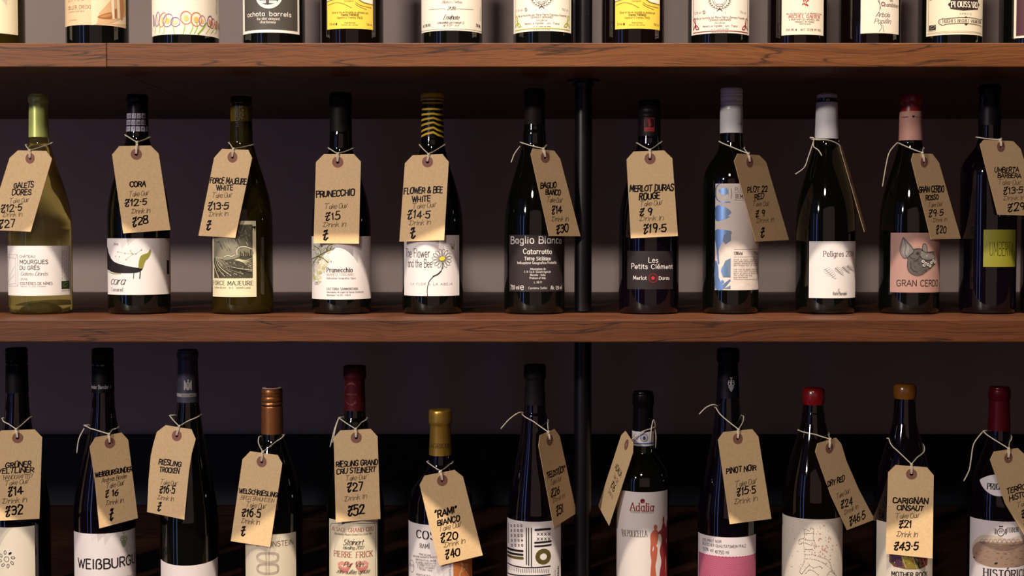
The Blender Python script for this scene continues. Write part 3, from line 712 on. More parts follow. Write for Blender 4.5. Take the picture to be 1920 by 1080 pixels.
# ------------------------------------------------------------------ glass
DK = mat('dark_green_glass', '#070806', rough=.035, coat=.3, ior=1.5)
DKB = mat('dark_brown_glass', '#0a0504', rough=.035, coat=.3, ior=1.5)
DKP = mat('wine_dark_glass', '#08040a', rough=.035, coat=.3, ior=1.5)
OLV = mat('olive_glass', '#3a300c', rough=.03, trans=.6, ior=1.42)
YEL = mat('pale_wine_in_clear_glass', '#ddd27c', rough=.02, trans=.97, ior=1.36)
GU, GM, GL = 'wine bottles on the upper shelf', 'wine bottles on the middle shelf', 'wine bottles on the lower shelf'
UB, MB_, LB = Z_UT+.0002, Z_MT+.0002, Z_LT+.0002

# ================================================================== upper shelf
def up(label, cx, R, glass=DK, off=0):
    return Bottle(label, cx, R, UB, -330, 20, -235, -80, 'burgundy', glass, GU)
def upcap(b, col): b.cap('foil', -330, -255, 20.5, mat('upper_foil_'+col, '#'+col, rough=.35, metal=.3))
BR = '#3a2a24'

b = up('upper shelf bottle at the far left, cream label cut off by the frame', -5, 59, OLV); upcap(b, '2a2a20')
L = b.label(-62, 40, -60, 62, '#efe3c4'); L[2].text('K', -3, 3, 37, 8, 'bold', '#3a1a20'); L[1].ell('#4a2030', -4, 6, 8, 9, None); L[1].ell('#efe3c4', -6, 4, 3, 4, None, 2)
L[1].poly('#d8c8b0', [(6, -60), (21, -60), (20, 12), (8, -4)]); finish(L)

b = up('bottle with a peach label showing a pale pointed shell drawing', 187.5, 59.5); upcap(b, '40302a')
L = b.label(128, 241, -60, 47, '#dcbf9a')
A, T = L[1], L[2]
A.poly('#e8d2b2', [(177, -60), (241, -60), (241, 47), (177, 47)], 1)
A.poly('#d2ab80', [(186, 46), (192, 24), (222, -10), (230, -40), (241, -40), (241, 30), (214, 44)], 2)
A.poly('#a06a3c', [(188, 32), (198, 27), (209, 24), (214, 24), (215, 35), (205, 36), (195, 35)], 3, 3)
A.poly('#c08a58', [(192, 31), (205, 27), (213, 26), (213, 31), (200, 33)], 4, 2)
A.poly('#ecdcc2', [(214, 2), (219, -4), (220, 36), (216, 36)], 3); A.poly('#9a6840', [(220, 18), (224, 16), (224, 34), (220, 34)], 4)
A.poly('#b88058', [(226, -30), (233, -20), (237, 10), (235, 35), (231, 35), (230, 5)], 4, 2)
A.poly('#ecdcc2', [(224, -20), (228, -26), (230, 35), (226, 35)], 3)
T.text('CELLER_CREDO', 134, 176, 16.5, 6.2, 'light', '#5a4020'); T.text('viticultors ecològics', 134.5, 164, 22.5, 2.6, 'light', '#7a6048'); T.text('2017 11 a 14', 134, 163, 2.5, 2.8, 'light', '#5a4020')
T.text('DO PENEDÈS', 136, 150, 38.5, 1.6, 'light', '#b0987a')
finish(L)

b = up('bottle whose cream label has crayon flowers in purple, orange and red', 352, 63); upcap(b, 'c8b890')
L = b.label(289.5, 414.5, -60, 64.5, '#efe6d6'); A, T = L[1], L[2]
for x, x2 in ((296, 295), (304, 303), (312, 312), (329, 331), (350, 347), (365, 360), (373, 368), (397, 390), (406, 399), (411, 407)):
    A.line('#9cb83c', [(x, 44), (x+.5, 52), (x2, 63)], 1.3, 2, 3)
A.line('#86b030', [(391, 43), (384, 54), (375, 64)], 2.6, 2, 2)
for x, y, rx, ry, rot, c1, c2 in ((293, 39, 2.2, 11, 5, '#8a5a90', None), (300, 36, 6, 13.5, -12, '#9070b0', '#e8c8b0'), (309, 37, 8, 14, -25, '#e08a60', '#f0c878'), (319, 38, 10, 12.5, -28, '#8a64a8', '#f0c070'), (333, 41, 9, 8.5, 10, '#9070b0', '#f0cf90'), (353, 33, 10.5, 12, 0, '#e07a58', '#f2c878'), (372, 36, 10.5, 13, -5, '#e0764c', '#f0b860'), (383, 39, 6.5, 10, 0, '#a070a0', '#e8b850'), (397, 40, 6, 10.5, -12, '#6a3a78', '#e09078'), (402, 44, 5, 10, -20, '#c04848', '#d88a70'), (409, 47, 4, 8, -10, '#b03848', '#c85a50'), (413.5, 50, 1.5, 7, 0, '#a03050', None)):
    if c2: A.ell(c2, x, y+1, rx*.45, ry*.45, None, 2)
    A.ell(c1, x, y, rx, ry, 1.1, 3, 22, rot); A.ell(c1, x+.8, y+.5, rx*.93, ry*.95, .5, 3, 18, rot)
T.text('ROUGE DES FLEURS', 409.5, 408.5, -20, 4, 'sans', '#5a4a3a', y1=27)
finish(L)

b = up('bottle with a charcoal label framed in white and a white ring emblem', 516.5, 58.5); upcap(b, '20201e')
L = b.label(459, 564, -60, 61, '#efe8e0'); A, T = L[1], L[2]
A.rect('#4a4542', 462.5, 560.5, -60, 55.5, 1)
A.ell('#efe8e0', 507, -10, 25.5, 25.5, None, 2, 40); A.ell('#4a4542', 507, -10, 20, 20, None, 3, 36); A.rect('#efe8e0', 489, 502, 1, 6, 4); A.rect('#efe8e0', 508, 522, 1, 6, 4); A.rect('#4a4542', 503, 507, -10, 7, 5)
A.line('#efe8e0', [(490, 6), (507, 11), (524, 6)], 4.2, 3, 5)
T.text('ochota', 468, 500, 30.5, 8.2, 'bold', '#f2ece4', weight=.14); T.text('barrels', 508, 549, 30.5, 8.2, 'bold', '#f2ece4', weight=.14)
T.text('the slint vineyard', 485, 527, 37.5, 5, 'bold', '#e6dfd6', weight=.13); T.text('chardonnay', 491, 520, 43.5, 4.8, 'bold', '#e6dfd6', weight=.13)
finish(L)

def yellow(b, x0, x1, pct):
    L = b.label(x0, x1, -60, 53.5, '#e6c94a'); A, T = L[1], L[2]; k = (x1-x0)/85; X = lambda v: x0+(v-616)*k
    A.poly('#efe6cf', [(X(616), -60), (X(648), -60), (X(650), -8), (X(640), -4), (X(616), 3)], 1)
    A.poly('#efe6cf', [(X(676), -1), (X(684), 4), (X(700.5), 9), (X(700.5), -60), (X(660), -60), (X(660), -10)], 1)
    A.line('#4a3020', [(X(616), 3), (X(640), -3), (X(668), -3), (X(676), 0), (X(684), 5), (X(700.5), 9)], .9, 3, 3)
    A.line('#8a6a20', [(X(618), 10), (X(632), 5), (X(646), 7), (X(661), 14.5)], .8, 2, 4)
    A.line('#8a6a20', [(X(669), 4), (X(678), 10), (X(698), 15)], .8, 2, 4); A.line('#8a6a20', [(X(668), 7), (X(675), 12), (X(689), 18)], .8, 2, 4)
    T.text('Savagnin', X(647), X(665), 3, 3.2, 'italic', '#7a5a20')
    c = '#5e4a20'
    T.text('Elevé et mis en bouteille au domaine par', X(625), X(692), 24.5, 3.9, 'sans', c); T.text('Etienne THIEBAUD', X(642), X(675), 29.5, 3.8, 'bold', c); T.text('Vigneron à Cramans 39600', X(634), X(682), 34.5, 3.7, 'sans', c)
    T.text(pct, X(620), X(630), 47, 3.8, 'sans', c); A.ell('#3a2a18', X(633), 45, 1.6, 2.4, None, 2, 10); T.text('750 ml', X(689), X(699), 48.5, 4, 'sans', c)
    T.text('Produit de France', X(648), X(668), 43.5, 2.1, 'light', c); T.text('Contient des sulfites', X(642), X(673), 47.5, 2.1, 'light', c)
    finish(L)
b = up('bottle with a yellow and white label, beside the charcoal one', 662, 58.5, DKB); upcap(b, '403020'); yellow(b, 616, 701, '13 % vol')

b = up('bottle with a plain cream label in fine script dated 2016', 848, 57.5); upcap(b, '4a4038')
L = b.label(791.5, 903.5, -60, 57, '#e9dfd2'); A, T = L[1], L[2]; c = '#3a332e'
T.text('Blanco / White', 829, 867, 6, 5, 'script', '#6a6258', weight=.1); T.text('2016', 839, 855, 18.5, 6.2, 'script', c, weight=.13)
A.line(c, [(806, 18), (820, 17), (836, 16.5)], .5, 2); A.line(c, [(857, 16.5), (872, 17), (888, 18)], .5, 2)
T.text('Envínate', 832, 861, 36.5, 8, 'script', '#2a2422', weight=.13); T.text('Embotellado por Envínate S.L.', 821, 872, 44, 4, 'script', c, weight=.12); T.text('RE 11721 - TF/C', 831, 862, 49.6, 3.6, 'script', c)
T.text('ALC 12% VOL', 794.5, 809, 52, 4.5, 'sbold', '#5a5a48', y1=49); T.text('750 ML', 892.5, 901, 49.5, 5, 'sbold', c, y1=52.5)
T.rect(c, 791.5, 903.5, 53.6, 54.2, 1)
T.text('CONTIENE SULFITOS', 901, 901, 40, 1.6, 'light', c, y1=14)
finish(L)

def granges(b, x0, x1, colr, pct, light):
    L = b.label(x0, x1, -60, 58 if light else 62, '#ece3d8'); A, T = L[1], L[2]; k = (x1-x0)/107; X = lambda v: x0+(v-963)*k; dy = 0 if light else 5
    c = '#3c352f'
    cx = X(1015); 
    A.ell(c, cx, -8+dy, 13, 15, .7, 2, 24); A.ell(c, cx, -8+dy, 10.5, 12.5, .5, 2, 20)
    rr = random.Random(5)
    for sgn in (-1, 1):
        for i in range(8):
            t = math.radians(-88+i*16); bx, by = cx+sgn*(17*math.cos(t)), -6+dy-(16*math.sin(t))
            for q in (-.9, -.2, .5):
                a2 = t+q; A.line(c, [(bx, by), (bx+sgn*3.0*math.cos(a2), by-2.2*math.sin(a2)), (bx+sgn*6*math.cos(a2+.2), by-4.6*math.sin(a2+.2))], .9, 2, 2, taper=True)
    A.line(c, [(cx-5, 16+dy), (cx, 12+dy), (cx+5, 16+dy)], 1.1, 2, 3); A.ell(c, cx, 5+dy, 6, 3, .5, 2, 12)
    T.text('S', cx-11, cx-9.5, 20+dy, 2.4, 'serif', c); T.text('T', cx+9.5, cx+11, 20+dy, 2.4, 'serif', c)
    T.text(pct, X(968), X(981), 21.5+dy, 4.4, 'light', c); A.ell(c, X(986), 18+dy, 2.8, 3.3, .6, 2, 14); T.text('S', X(985), X(987), 20+dy, 3.6, 'bold', c); T.text('750 ml', X(1052), X(1064), 20.5+dy, 4.2, 'light', c)
    T.text('Mis en bouteille par Marie-Pierre Chevassu-Fassenet', X(972), X(1061), 29+dy, 3.8, 'sans', c); T.text('"GRANGES BERNARD"', X(994), X(1037), 34+dy, 3.8, 'sans', c)
    T.text('Viticultrice', X(1005), X(1025), 39.5+dy, 3.6, 'sans', c); T.text('Menetru le Vignoble - Jura - France', X(984), X(1048), 45+dy, 3.8, 'sans', c); T.text('Lot 1.15 - Contient des sulfites', X(999), X(1032), 50.3+dy, 1.9, 'light', c)
    g = colr
    for xa, s in ((X(966.5), 1), (X(1067), -1)):
        A.line(g, [(xa, -60), (xa, 20), (xa, 52+dy)], 1.3, 2)
        A.line(g, [(xa, 52+dy), (xa+s*3.5, 42+dy), (xa+s*1.2, 33+dy), (xa+s*3, 30+dy), (xa+s*4.4, 36+dy), (xa+s*3.8, 48+dy)], 1.5, 3, 4)
        A.line(g, [(xa+s*5, 48+dy), (xa+s*5.5, 43+dy), (xa+s*9.5, 47.5+dy), (xa+s*9.5, 50+dy), (xa+s*5, 50.3+dy)], 1.6, 3, 3)
    A.rect(g, X(966), X(1067.5), 52.8+dy-.6, 54.3+dy-.6, 2); T.text('Imprimé en France sur papier', X(1000), X(1031), 56+dy-.4, 1.3, 'light', '#8a8078')
    finish(L)
b = up('bottle with a laurel wreath label bordered in lime green', 1018, 56); upcap(b, '6a7a30'); granges(b, 963, 1070, '#a9b63a', '13 % vol.', True)
b = up('bottle with a yellow and white label, just right of the pipe', 1185, 58.5, DKB); upcap(b, '403020'); yellow(b, 1152, 1235, '12,5 % vol')
b = up('bottle with a laurel wreath label bordered in dark red', 1345, 57.5); upcap(b, '6a2028'); granges(b, 1294.5, 1401.5, '#8e2430', '12,5 % vol.', False)

b = up('bottle with a cream label lettered in red capitals under a red crest', 1491.5, 56, DKB); upcap(b, '5a1a20')
L = b.label(1462, 1540, -60, 65, '#e8dccb'); A, T = L[1], L[2]; c = '#4a3c34'; r = '#b23a38'
rr = random.Random(3)
for i in range(26): A.ell(r, 1506+rr.uniform(-5.5, 5.5), 2+rr.uniform(-8, 8.5), rr.uniform(.8, 1.8), rr.uniform(.8, 1.8), None, 2, 7)
T.text('MIS EN BOUTEILLE À LA PROPRIÉTÉ PAR', 1471, 1536, 26.5, 2.6, 'serif', c); T.text('MICHEL GAHIER', 1475, 1533, 33.2, 5.6, 'sbold', r, weight=.17); T.text('À MONTIGNY LES ARSURES, JURA', 1476, 1532, 37.8, 2.8, 'serif', c)
T.text('PRODUCT OF FRANCE', 1487, 1523, 42.3, 2.8, 'serif', c); T.text('CONTIENT DES SULFITES', 1495, 1516, 45.5, 1.3, 'light', c); T.text('750 ML', 1470, 1486, 57.5, 3.6, 'serif', c); A.ell('#30262a', 1489.3, 55.8, 1.2, 2, None, 2, 8); T.text('ALC. 12,5% BY VOL.', 1497, 1536, 57.5, 3.6, 'serif', c)
finish(L)

b = up('bottle with a narrow cream label and black brush script', 1625.5, 58.5, DKB); upcap(b, '2a201c')
L = b.label(1609, 1680, -60, 62.5, '#e6dccd'); A, T = L[1], L[2]; c = '#2c2426'
T.text('des', 1663, 1669, 3, 4, 'serif', c); T.text('Chambines', 1647.5, 1679, 11.5, 6.5, 'serif', '#5a3a38', y1=15); T.text('C', 1647, 1653, 10.5, 7, 'serif', '#b04038')
A.line(c, [(1642, -20), (1641, 0), (1645, 8), (1644, 20)], .7, 2, 4); A.line(c, [(1641, -10), (1644, 6), (1646.5, 17)], .7, 2, 4)
T.text('Arbois', 1637, 1663, 31.5, 8.5, 'brush', c); T.text('Pupillin', 1634, 1665, 43.5, 8, 'brush', c)
A.line(c, [(1647.5, 46), (1648, 53), (1643.5, 59.5)], .6, 2, 3); A.line(c, [(1650.5, 47), (1651.5, 54), (1653, 60)], .6, 2, 3)
finish(L)

b = up('bottle with a black plaque and scroll banner on its cream label', 1776, 61); upcap(b, '2a1a1c')
L = b.label(1731.5, 1836, -60, 65, '#e7dcc3'); A, T = L[1], L[2]; c = '#35211f'
A.rect('#8a7a68', 1732.8, 1834, 60.6, 61.2, 1); A.rect('#8a7a68', 1735, 1834, 58.6, 59, 1); A.rect('#8a7a68', 1735, 1735.7, -60, 60, 1)
A.poly(c, [(1771, 9), (1774, 5.5), (1776, 5), (1776, 0), (1800, -3), (1827, 0), (1827, 5), (1830, 9), (1827, 14), (1827, 18), (1800, 20), (1776, 17), (1775, 12.5)], 2)
T.text('PLOUSSARD', 1777.5, 1826.5, 13.5, 10.5, 'sbold', '#f2ead8', weight=.19)
T.text('ARBOIS', 1793, 1815, 27.5, 3.2, 'wide', '#5a4a40')
for w_, cc, lv in ((1.0, c, 3),):
    A.line(cc, [(1754, 41), (1756, 37), (1761, 36.5), (1761, 34.8), (1767, 35.5), (1790, 33), (1812, 33), (1832, 37.5), (1835, 36)], w_, lv)
    A.line(cc, [(1754, 41), (1756, 45.5), (1759, 46), (1760, 48), (1765, 47), (1767, 45.5), (1790, 44), (1812, 44.3), (1832, 48.5), (1833.5, 50.5)], w_, lv)
A.poly(c, [(1801, 33.5), (1805, 30.5), (1808, 33.5)], 3); A.poly(c, [(1802, 44.5), (1805.5, 48), (1809, 44.5)], 3); A.ell(c, 1757, 41, 1, 1, None, 3, 8)
T.text('HUGHES BEGUET-VIGNERON', 1762, 1833, 42, 5.8, 'sbold', c, weight=.15)
A.rect('#1a1418', 1737, 1749.5, 47.5, 56.8, 2); A.line('#c8c0b0', [(1740, 55), (1740, 51), (1744, 49), (1748, 49), (1746, 53), (1740, 55)], .5, 3, 2)
T.text('FR-BIO-10', 1737, 1749, 59.5, 1.4, 'light', c); A.line('#8a7a68', [(1733, -20), (1738, 1), (1741, 1)], .8, 2)
finish(L)

b = up('upper shelf bottle at the far right, maroon label edged in cream', 1927, 61); upcap(b, '4a1a28')
L = b.label(1894.5, 1985, -60, 70, '#e9dccb'); A, T = L[1], L[2]
A.rect('#4c2230', 1899, 1980, -60, 65.5, 1); T.text('o', 1914, 1919, 42, 8, 'bold', '#efe6da'); T.text('c', 1922, 1927, 42, 8, 'bold', '#efe6da'); T.text('hota', 1930, 1952, 42, 8, 'bold', '#efe6da')
finish(L)

# ================================================================== middle shelf
def mid(label, cx, R, top, neck, ynk, ysh, typ, glass, nt=None): return Bottle(label, cx, R, MB_, top, neck, ynk, ysh, typ, glass, GM, nt)
foil = lambda n, c, r=.35, mt=.5, **k: mat('foil_'+n, c, rough=r, metal=mt, spec=.2, **k)

# pale bottle
b = mid('clear bottle of pale golden wine under a lime green foil capsule', 75.5, 61, 177, 22, 274, 432, 'burgundy', YEL, 18.5)
b1 = b
b.cap('foil', 176.5, 258, 18.6, foil('lime', '#c6d07c', .32, .3), hw2=19.3)
L = b.label(12.5, 132.5, 461, 554.5, '#efe8e8'); A, T = L[1], L[2]; c = '#4a4648'; g = '#a8a09a'
T.text('CHÂTEAU', 37, 66, 483, 4.6, 'sans', c); T.text('MOURGUES', 37, 90, 494.5, 7.4, 'sans', '#3a3638', weight=.125); T.text('DU GRÈS', 37, 74, 505.5, 7.2, 'sans', '#3a3638', weight=.125)
T.text('Galets Dorés', 38, 89, 516.5, 6.8, 'brush', '#7a765e'); T.text('2016', 38, 51, 525.2, 4, 'italic', c); T.text('COSTIÈRES DE NÎMES', 37, 98, 534, 5, 'sans', c); T.text('FRANÇOIS COLLARD, VIGNERON', 38, 85, 538, 1.8, 'light', g)
A.line(g, [(13, 477), (33, 477), (33, 536), (13, 536)], .5, 2); A.line(g, [(13, 481), (29, 485), (29, 531), (13, 534)], .5, 2); A.line(g, [(33, 477), (29, 485)], .5, 2); A.line(g, [(33, 536), (29, 531)], .5, 2)
for x, y in ((17, 487), (22, 487), (27, 500), (27, 515), (16, 492)): A.line(g, [(15, 531), (x, y)], .4, 2)
T.text('VILLE', 15, 27, 483.5, 4, 'light', g)
for i, s_ in enumerate(('Mis en bouteille au château par', 'Sarl Mourgues du Grès', 'Produit de France 750 ml', 'Contient des sulfites')):
    x = 116+i*3.9; T.text(s_, x+1, x+1, 524, 2.6, 'light', '#4a4440', y1=468+i)
A.rect('#2b3a22', 114.5, 129, 526.5, 541.5, 2); A.line('#8aa070', [(118, 537), (118, 533), (122, 530), (127, 530), (124, 536), (118, 537)], .5, 3, 2); T.text('Agriculture France', 115, 129, 545.5, 1.8, 'light', '#6a6460')
finish(L)

b = mid('black bottle with a leaping dachshund-like animal on its white label', 260.5, 59.5, 178, 22, 262, 415, 'burgundy', DK, 19.5)
b2 = b
cp = b.cap('foil', 177.5, 246, 20.3, foil('black_violet', '#14111c', .3, .4), hw2=20.6)
A = b.print_on(cp, 20.5); SQ = ('re', 'l', 'c', 'ou', 're', 'o', 'ou', 'd')
k = 0
for r_ in range(3):
    for q in range(5):
        x = 241+q*9.1-(r_*.8); y = 212.5+r_*12.2
        if x > 276: continue
        A.rect('#b9b2c4', x, x+7.6, y, y+9.6, 1); A.text(SQ[k % 8], x+1.4, x+6.2, y+7.6, 6.2, 'italic', '#15121c', weight=.16); k += 1
A.build('printed_squares', cp)
L = b.label(201.3, 319.7, 447, 553, '#ece5e6'); A, T = L[1], L[2]
A.poly('#1d161c', [(201.5, 463), (204, 474), (212, 489), (228, 496), (250, 501), (267, 503), (262, 509), (252, 511.5), (232, 512), (213, 511), (204, 506), (201.5, 502)], 2, 3)
A.poly('#8f8b3a', [(259.8, 502), (260.5, 490), (264, 480), (270, 476.5), (277, 474), (282, 466.5), (282.5, 473), (279, 482), (273, 488), (270, 495), (267, 503)], 3, 3)
A.line('#1d161c', [(251, 508), (250, 522)], 1.2, 2); A.line('#1d161c', [(263, 506), (261.5, 522)], 1.8, 2); A.line('#9a9848', [(203, 508), (211, 513), (226, 513)], 1.6, 1, 3)
st = [(221, 472), (234.5, 474.5), (249.5, 476), (255, 475.5), (265.5, 468), (236.5, 486.5), (217, 480.5), (224, 481), (245, 470), (247, 474)]
for x, y in st: A.ell('#a8a06a', x, y, 1.1, 1.1, None, 3, 8)
for i, j in ((0, 1), (1, 2), (2, 3), (3, 4), (5, 2)): A.line('#9a8f92', [st[i], st[j]], .35, 2)
T.text('2016', 213.5, 222.5, 459.5, 3.6, 'serif', '#5a5458'); T.text('cora', 207, 233, 533.5, 15, 'script', '#2a2428', weight=.10); T.text('Losarel', 209, 230, 546, 6.5, 'serif', '#4a4448')
A.rect('#1d161c', 312.5, 316.5, 488, 514, 2)
finish(L)

b = mid('olive glass bottle with an engraved ploughed field on its label', 454, 58, 181, 22, 268, 425, 'burgundy', OLV, 20)
b3 = b
ck = b.lathe('cork', [(0, b.z_at(184, b.D)), (15.5*b.S, b.z_at(184.5, b.D)), (15.5*b.S, b.z_at(243, b.D)), (0, b.z_at(243, b.D))], mat('natural_cork', '#b08d28', rough=.8, bump=.3, bscale=900))
cs = b.lathe('clear_neck_sleeve', [(18.9*b.S, b.z_at(247, b.D)), (20.5*b.S, b.z_at(246, b.D)), (20.6*b.S, b.z_at(200, b.D)), (18.9*b.S, b.z_at(199, b.D))], mat('amber_neck_glass', '#5a4a12', rough=.1, trans=.0, coat=.5, spec=.6))
A = b.print_on(cs, 20.6); A.s.off = .0008
A.text('MORE', 452, 452, 238, 7.5, 'bold', '#2e240c', y1=202); A.text('RECO', 461, 461, 238, 7, 'bold', '#2e240c', y1=202); A.build('cork_lettering', cs)
L = b.label(398.5, 480.5, 414, 557, '#e8debb'); A, T = L[1], L[2]; K = '#26211c'
x0, x1, y0, y1_ = 401.5, 473.5, 421, 521
A.rect('#8a8672', x0, x1, y0, y1_, 1)
rr = random.Random(11)
A.poly('#4a4538', [(x0, 478), (x0, 483), (420, 488), (440, 485), (455, 479), (x1, 476), (x1, y1_), (x0, y1_)], 2)
A.poly('#5c5748', [(430, 421), (x1, 421), (x1, 470), (452, 470), (445, 455), (432, 440)], 2)
for i in range(9):
    f = i/8; bx = x0+1+f*70; A.line('#d6cfae', [(402+f*14+ (0), 481+f*3), (402+f*34, 497+f*4), (min(472, 402+f*92+8), 520-f*14)], .9 if i % 2 else 1.4, 3, 4)
    A.line(K, [(403+f*14, 482+f*3), (404+f*34, 498+f*4), (min(472, 405+f*92+9), 520-f*13)], .9, 4, 4)
for i in range(6):
    f = i/5; A.line('#d6cfae', [(440+f*7, 487-f*1.5), (456+f*4, 492-f*4), (472, 503-f*19)], .7, 4, 3)
for i in range(60):
    x = rr.uniform(x0, x1-4); y = rr.uniform(422, 472); l = rr.uniform(3, 9)
    A.line(rr.choice((K, '#c4be9e', '#5a5548')), [(x, y), (min(x1, x+l*.45), y+l)], rr.uniform(.3, .7), 3)
for i in range(70):
    x = rr.uniform(x0, x1-3); y = rr.uniform(490, 519); A.line(rr.choice((K, '#cfc8a6')), [(x, y), (x+2.2, y+2.0)], .5, 5)
A.line('#ddd6b8', [(445, 478), (444, 470), (449, 464), (458, 462.5), (466, 464), (473, 467)], 1.3, 4, 4)
A.poly('#7d7964', [(446, 480), (446, 471), (451, 466), (462, 464), (473, 468), (473, 479)], 3, 2)
for x, y, h_ in ((451, 481, 9), (454, 481, 6), (459, 480, 8), (463, 480, 7), (470, 479, 11), (466, 480, 5)): A.line(K, [(x, y), (x, y-h_)], 1.5, 5)
A.line('#ddd6b8', [(420, 482), (428, 479), (434, 481), (441, 478)], 1.1, 4, 3)
A.line(K, [(446, 452), (448, 441), (455, 437), (460, 424)], .8, 4, 3); A.line(K, [(448, 441), (453, 446), (458, 443)], .6, 4)
A.line(K, [(402, 450), (408, 455), (412, 452)], .7, 4, 2)
T.text('FORCE MAJEURE', 400, 474.5, 534.5, 7.6, 'serif', '#3a342c', weight=.15); T.text('CHENIN BLANC   W O   SWARTLAND', 402, 469.5, 541, 2.8, 'sans', '#5a5244', weight=.13)
finish(L)

b = mid('black bottle, white label painted with an olive branch', 640, 56, 174.5, 22, 280, 430, 'burgundy', DK, 20)
b4 = b
b.cap('foil', 174, 247, 20.8, foil('aubergine', '#0d0708', .6, .0), hw2=21, ring=26)
L = b.label(584.6, 695.4, 443, 561.5, '#ece4e5'); A, T = L[1], L[2]; rr = random.Random(21)
for i in range(80):
    t = rr.random(); x = 586+rr.random()*44*(1-t*.7); y = 453+t*76
    A.ell(rr.choice(('#cfd0ac', '#c6c796', '#dcdabe', '#d4c8a8', '#b4b880', '#dfdcc8')), x, y, rr.uniform(2.5, 6), rr.uniform(1.8, 4), None, 1+i % 3, 9, rr.uniform(0, 180))
for ptsb in ([(585, 486), (597, 480), (612, 472), (628, 465)], [(597, 480), (606, 484), (616, 493)], [(585, 499), (589, 492), (597, 480)], [(602, 478), (600, 468), (590, 461)], [(612, 472), (616, 461), (624, 458)]):
    A.line('#3c2a22', ptsb, 1.1, 4, 3)
for x, y in ((588, 468), (604, 462), (599, 482), (620, 466)): A.ell('#4a3a28', x, y, 1.3, 1.3, None, 5, 8)
for i in range(9): A.ell('#8a8a54', rr.uniform(588, 626), rr.uniform(460, 500), 1.6, .9, None, 4, 7, rr.uniform(0, 180))
T.text('Prunecchio', 612.5, 661, 510, 8, 'serif', '#241e22', weight=.17); T.text('BIANCO TOSCANO', 612.5, 662.5, 516.5, 4.2, 'serif', '#b9a59c'); T.text('Indicazione Geografica Tipica', 612.5, 666.5, 523, 3.2, 'serif', '#9a8d8c')
T.text('2015', 590, 597, 532, 3.4, 'serif', '#5a5050'); A.rect('#5a5050', 590, 597, 533.2, 533.7, 1); T.text('FATTORIA SAMMONTANA', 612.5, 671, 543.5, 4, 'serif', '#4a4246')
T.text('Imbottigliato all origine da Daniele Dzieduszycki', 612.5, 681, 549, 2.8, 'serif', '#5a5256'); T.text('Montelupo F.no (Fi) - ITALIA', 612.5, 657, 554.5, 2.8, 'serif', '#5a5256')
finish(L)

b = mid('bottle with a yellow and black striped neck and a daisy label', 811.5, 57, 176, 22.5, 275, 430, 'burgundy', DK, 21)
b5 = b
cp = b.cap('bigring', 175.5, 258, 21.4, foil('bee_black', '#100d16', .22, .2), hw2=21.6, ring=10)
A = b.print_on(cp, 21.6); YW = '#d9b22e'
for i, (yc, dv) in enumerate(((193, 0), (204.5, 1), (214, 2), (223, 4), (232, 5), (242, 6), (251, 6))):
    pc = 813; w_ = 1.9
    A.line(YW, [(791, yc+dv*.8), (800, yc), (pc, yc-dv*.5), (822, yc+dv*.35), (831.5, yc+dv)], 3.7, 1)
A.build('yellow_stripes', cp)
zt = b.z_at(175.5, b.D); S_ = b.S
b.lathe('yellow_top', [(0, zt+.0005), (17.4*S_, zt+.0005), (20.8*S_, zt-.5*S_), (21.9*S_, zt-3*S_), (22.4*S_, zt-9*S_), (21*S_, zt-9.2*S_)], mat('bee_yellow', '#c9a428', rough=.35), 'dull yellow top of the capsule')
b.lathe('yellow_ring', [(20*S_, zt-14*S_), (22.0*S_, zt-13.8*S_), (22.2*S_, zt-10.8*S_), (20*S_, zt-10.6*S_)], mat('bee_yellow', '#c9a428', rough=.35))
L = b.label(757.8, 861, 441, 555, '#e9e2e4'); A, T = L[1], L[2]; K = '#1f1a1e'
T.text('The Flower', 761, 806, 482.5, 16, 'sans', K, weight=.075); T.text('and the Bee', 765, 810.5, 501, 15, 'sans', K, weight=.075)
cx, cy = 829, 485
for i in range(15):
    a = math.radians(i*24+8); A.ell(K, cx+11.5*math.cos(a), cy-11*math.sin(a), 7.4, 2.9, .55, 2, 18, math.degrees(a))
A.ell('#dcca3c', cx, cy, 5.6, 4, None, 4, 16, 12)
A.line(K, [(830, 490), (829, 503), (823, 513), (812, 519), (804, 529), (801, 543), (801.5, 555)], 1.2, 3, 5); A.line(K, [(827, 508), (820, 514.5), (812, 518)], 2.0, 3, 3)
T.text('LA FLOR', 770, 798, 534.5, 4.2, 'wide', '#7a7276'); T.text('y', 804, 807, 534.5, 4.4, 'sans', '#7a7276'); T.text('LA ABEJA', 812, 848, 534.5, 4.2, 'wide', '#7a7276')
A.ell('#dcc43c', 848.5, 464.5, 3.8, 2.6, None, 3, 12, -40)
for q in (-1.6, 0, 1.6): A.line(K, [(847+q, 462.5+q*.2), (849+q*.8, 467)], .8, 4)
A.ell(K, 850.5, 460, 2.6, 1.6, .5, 4, 12, 50); A.ell(K, 846, 459.8, 2.4, 1.4, .5, 4, 12, -60); A.line(K, [(845, 461), (842.5, 457.5)], .4, 4)
finish(L)

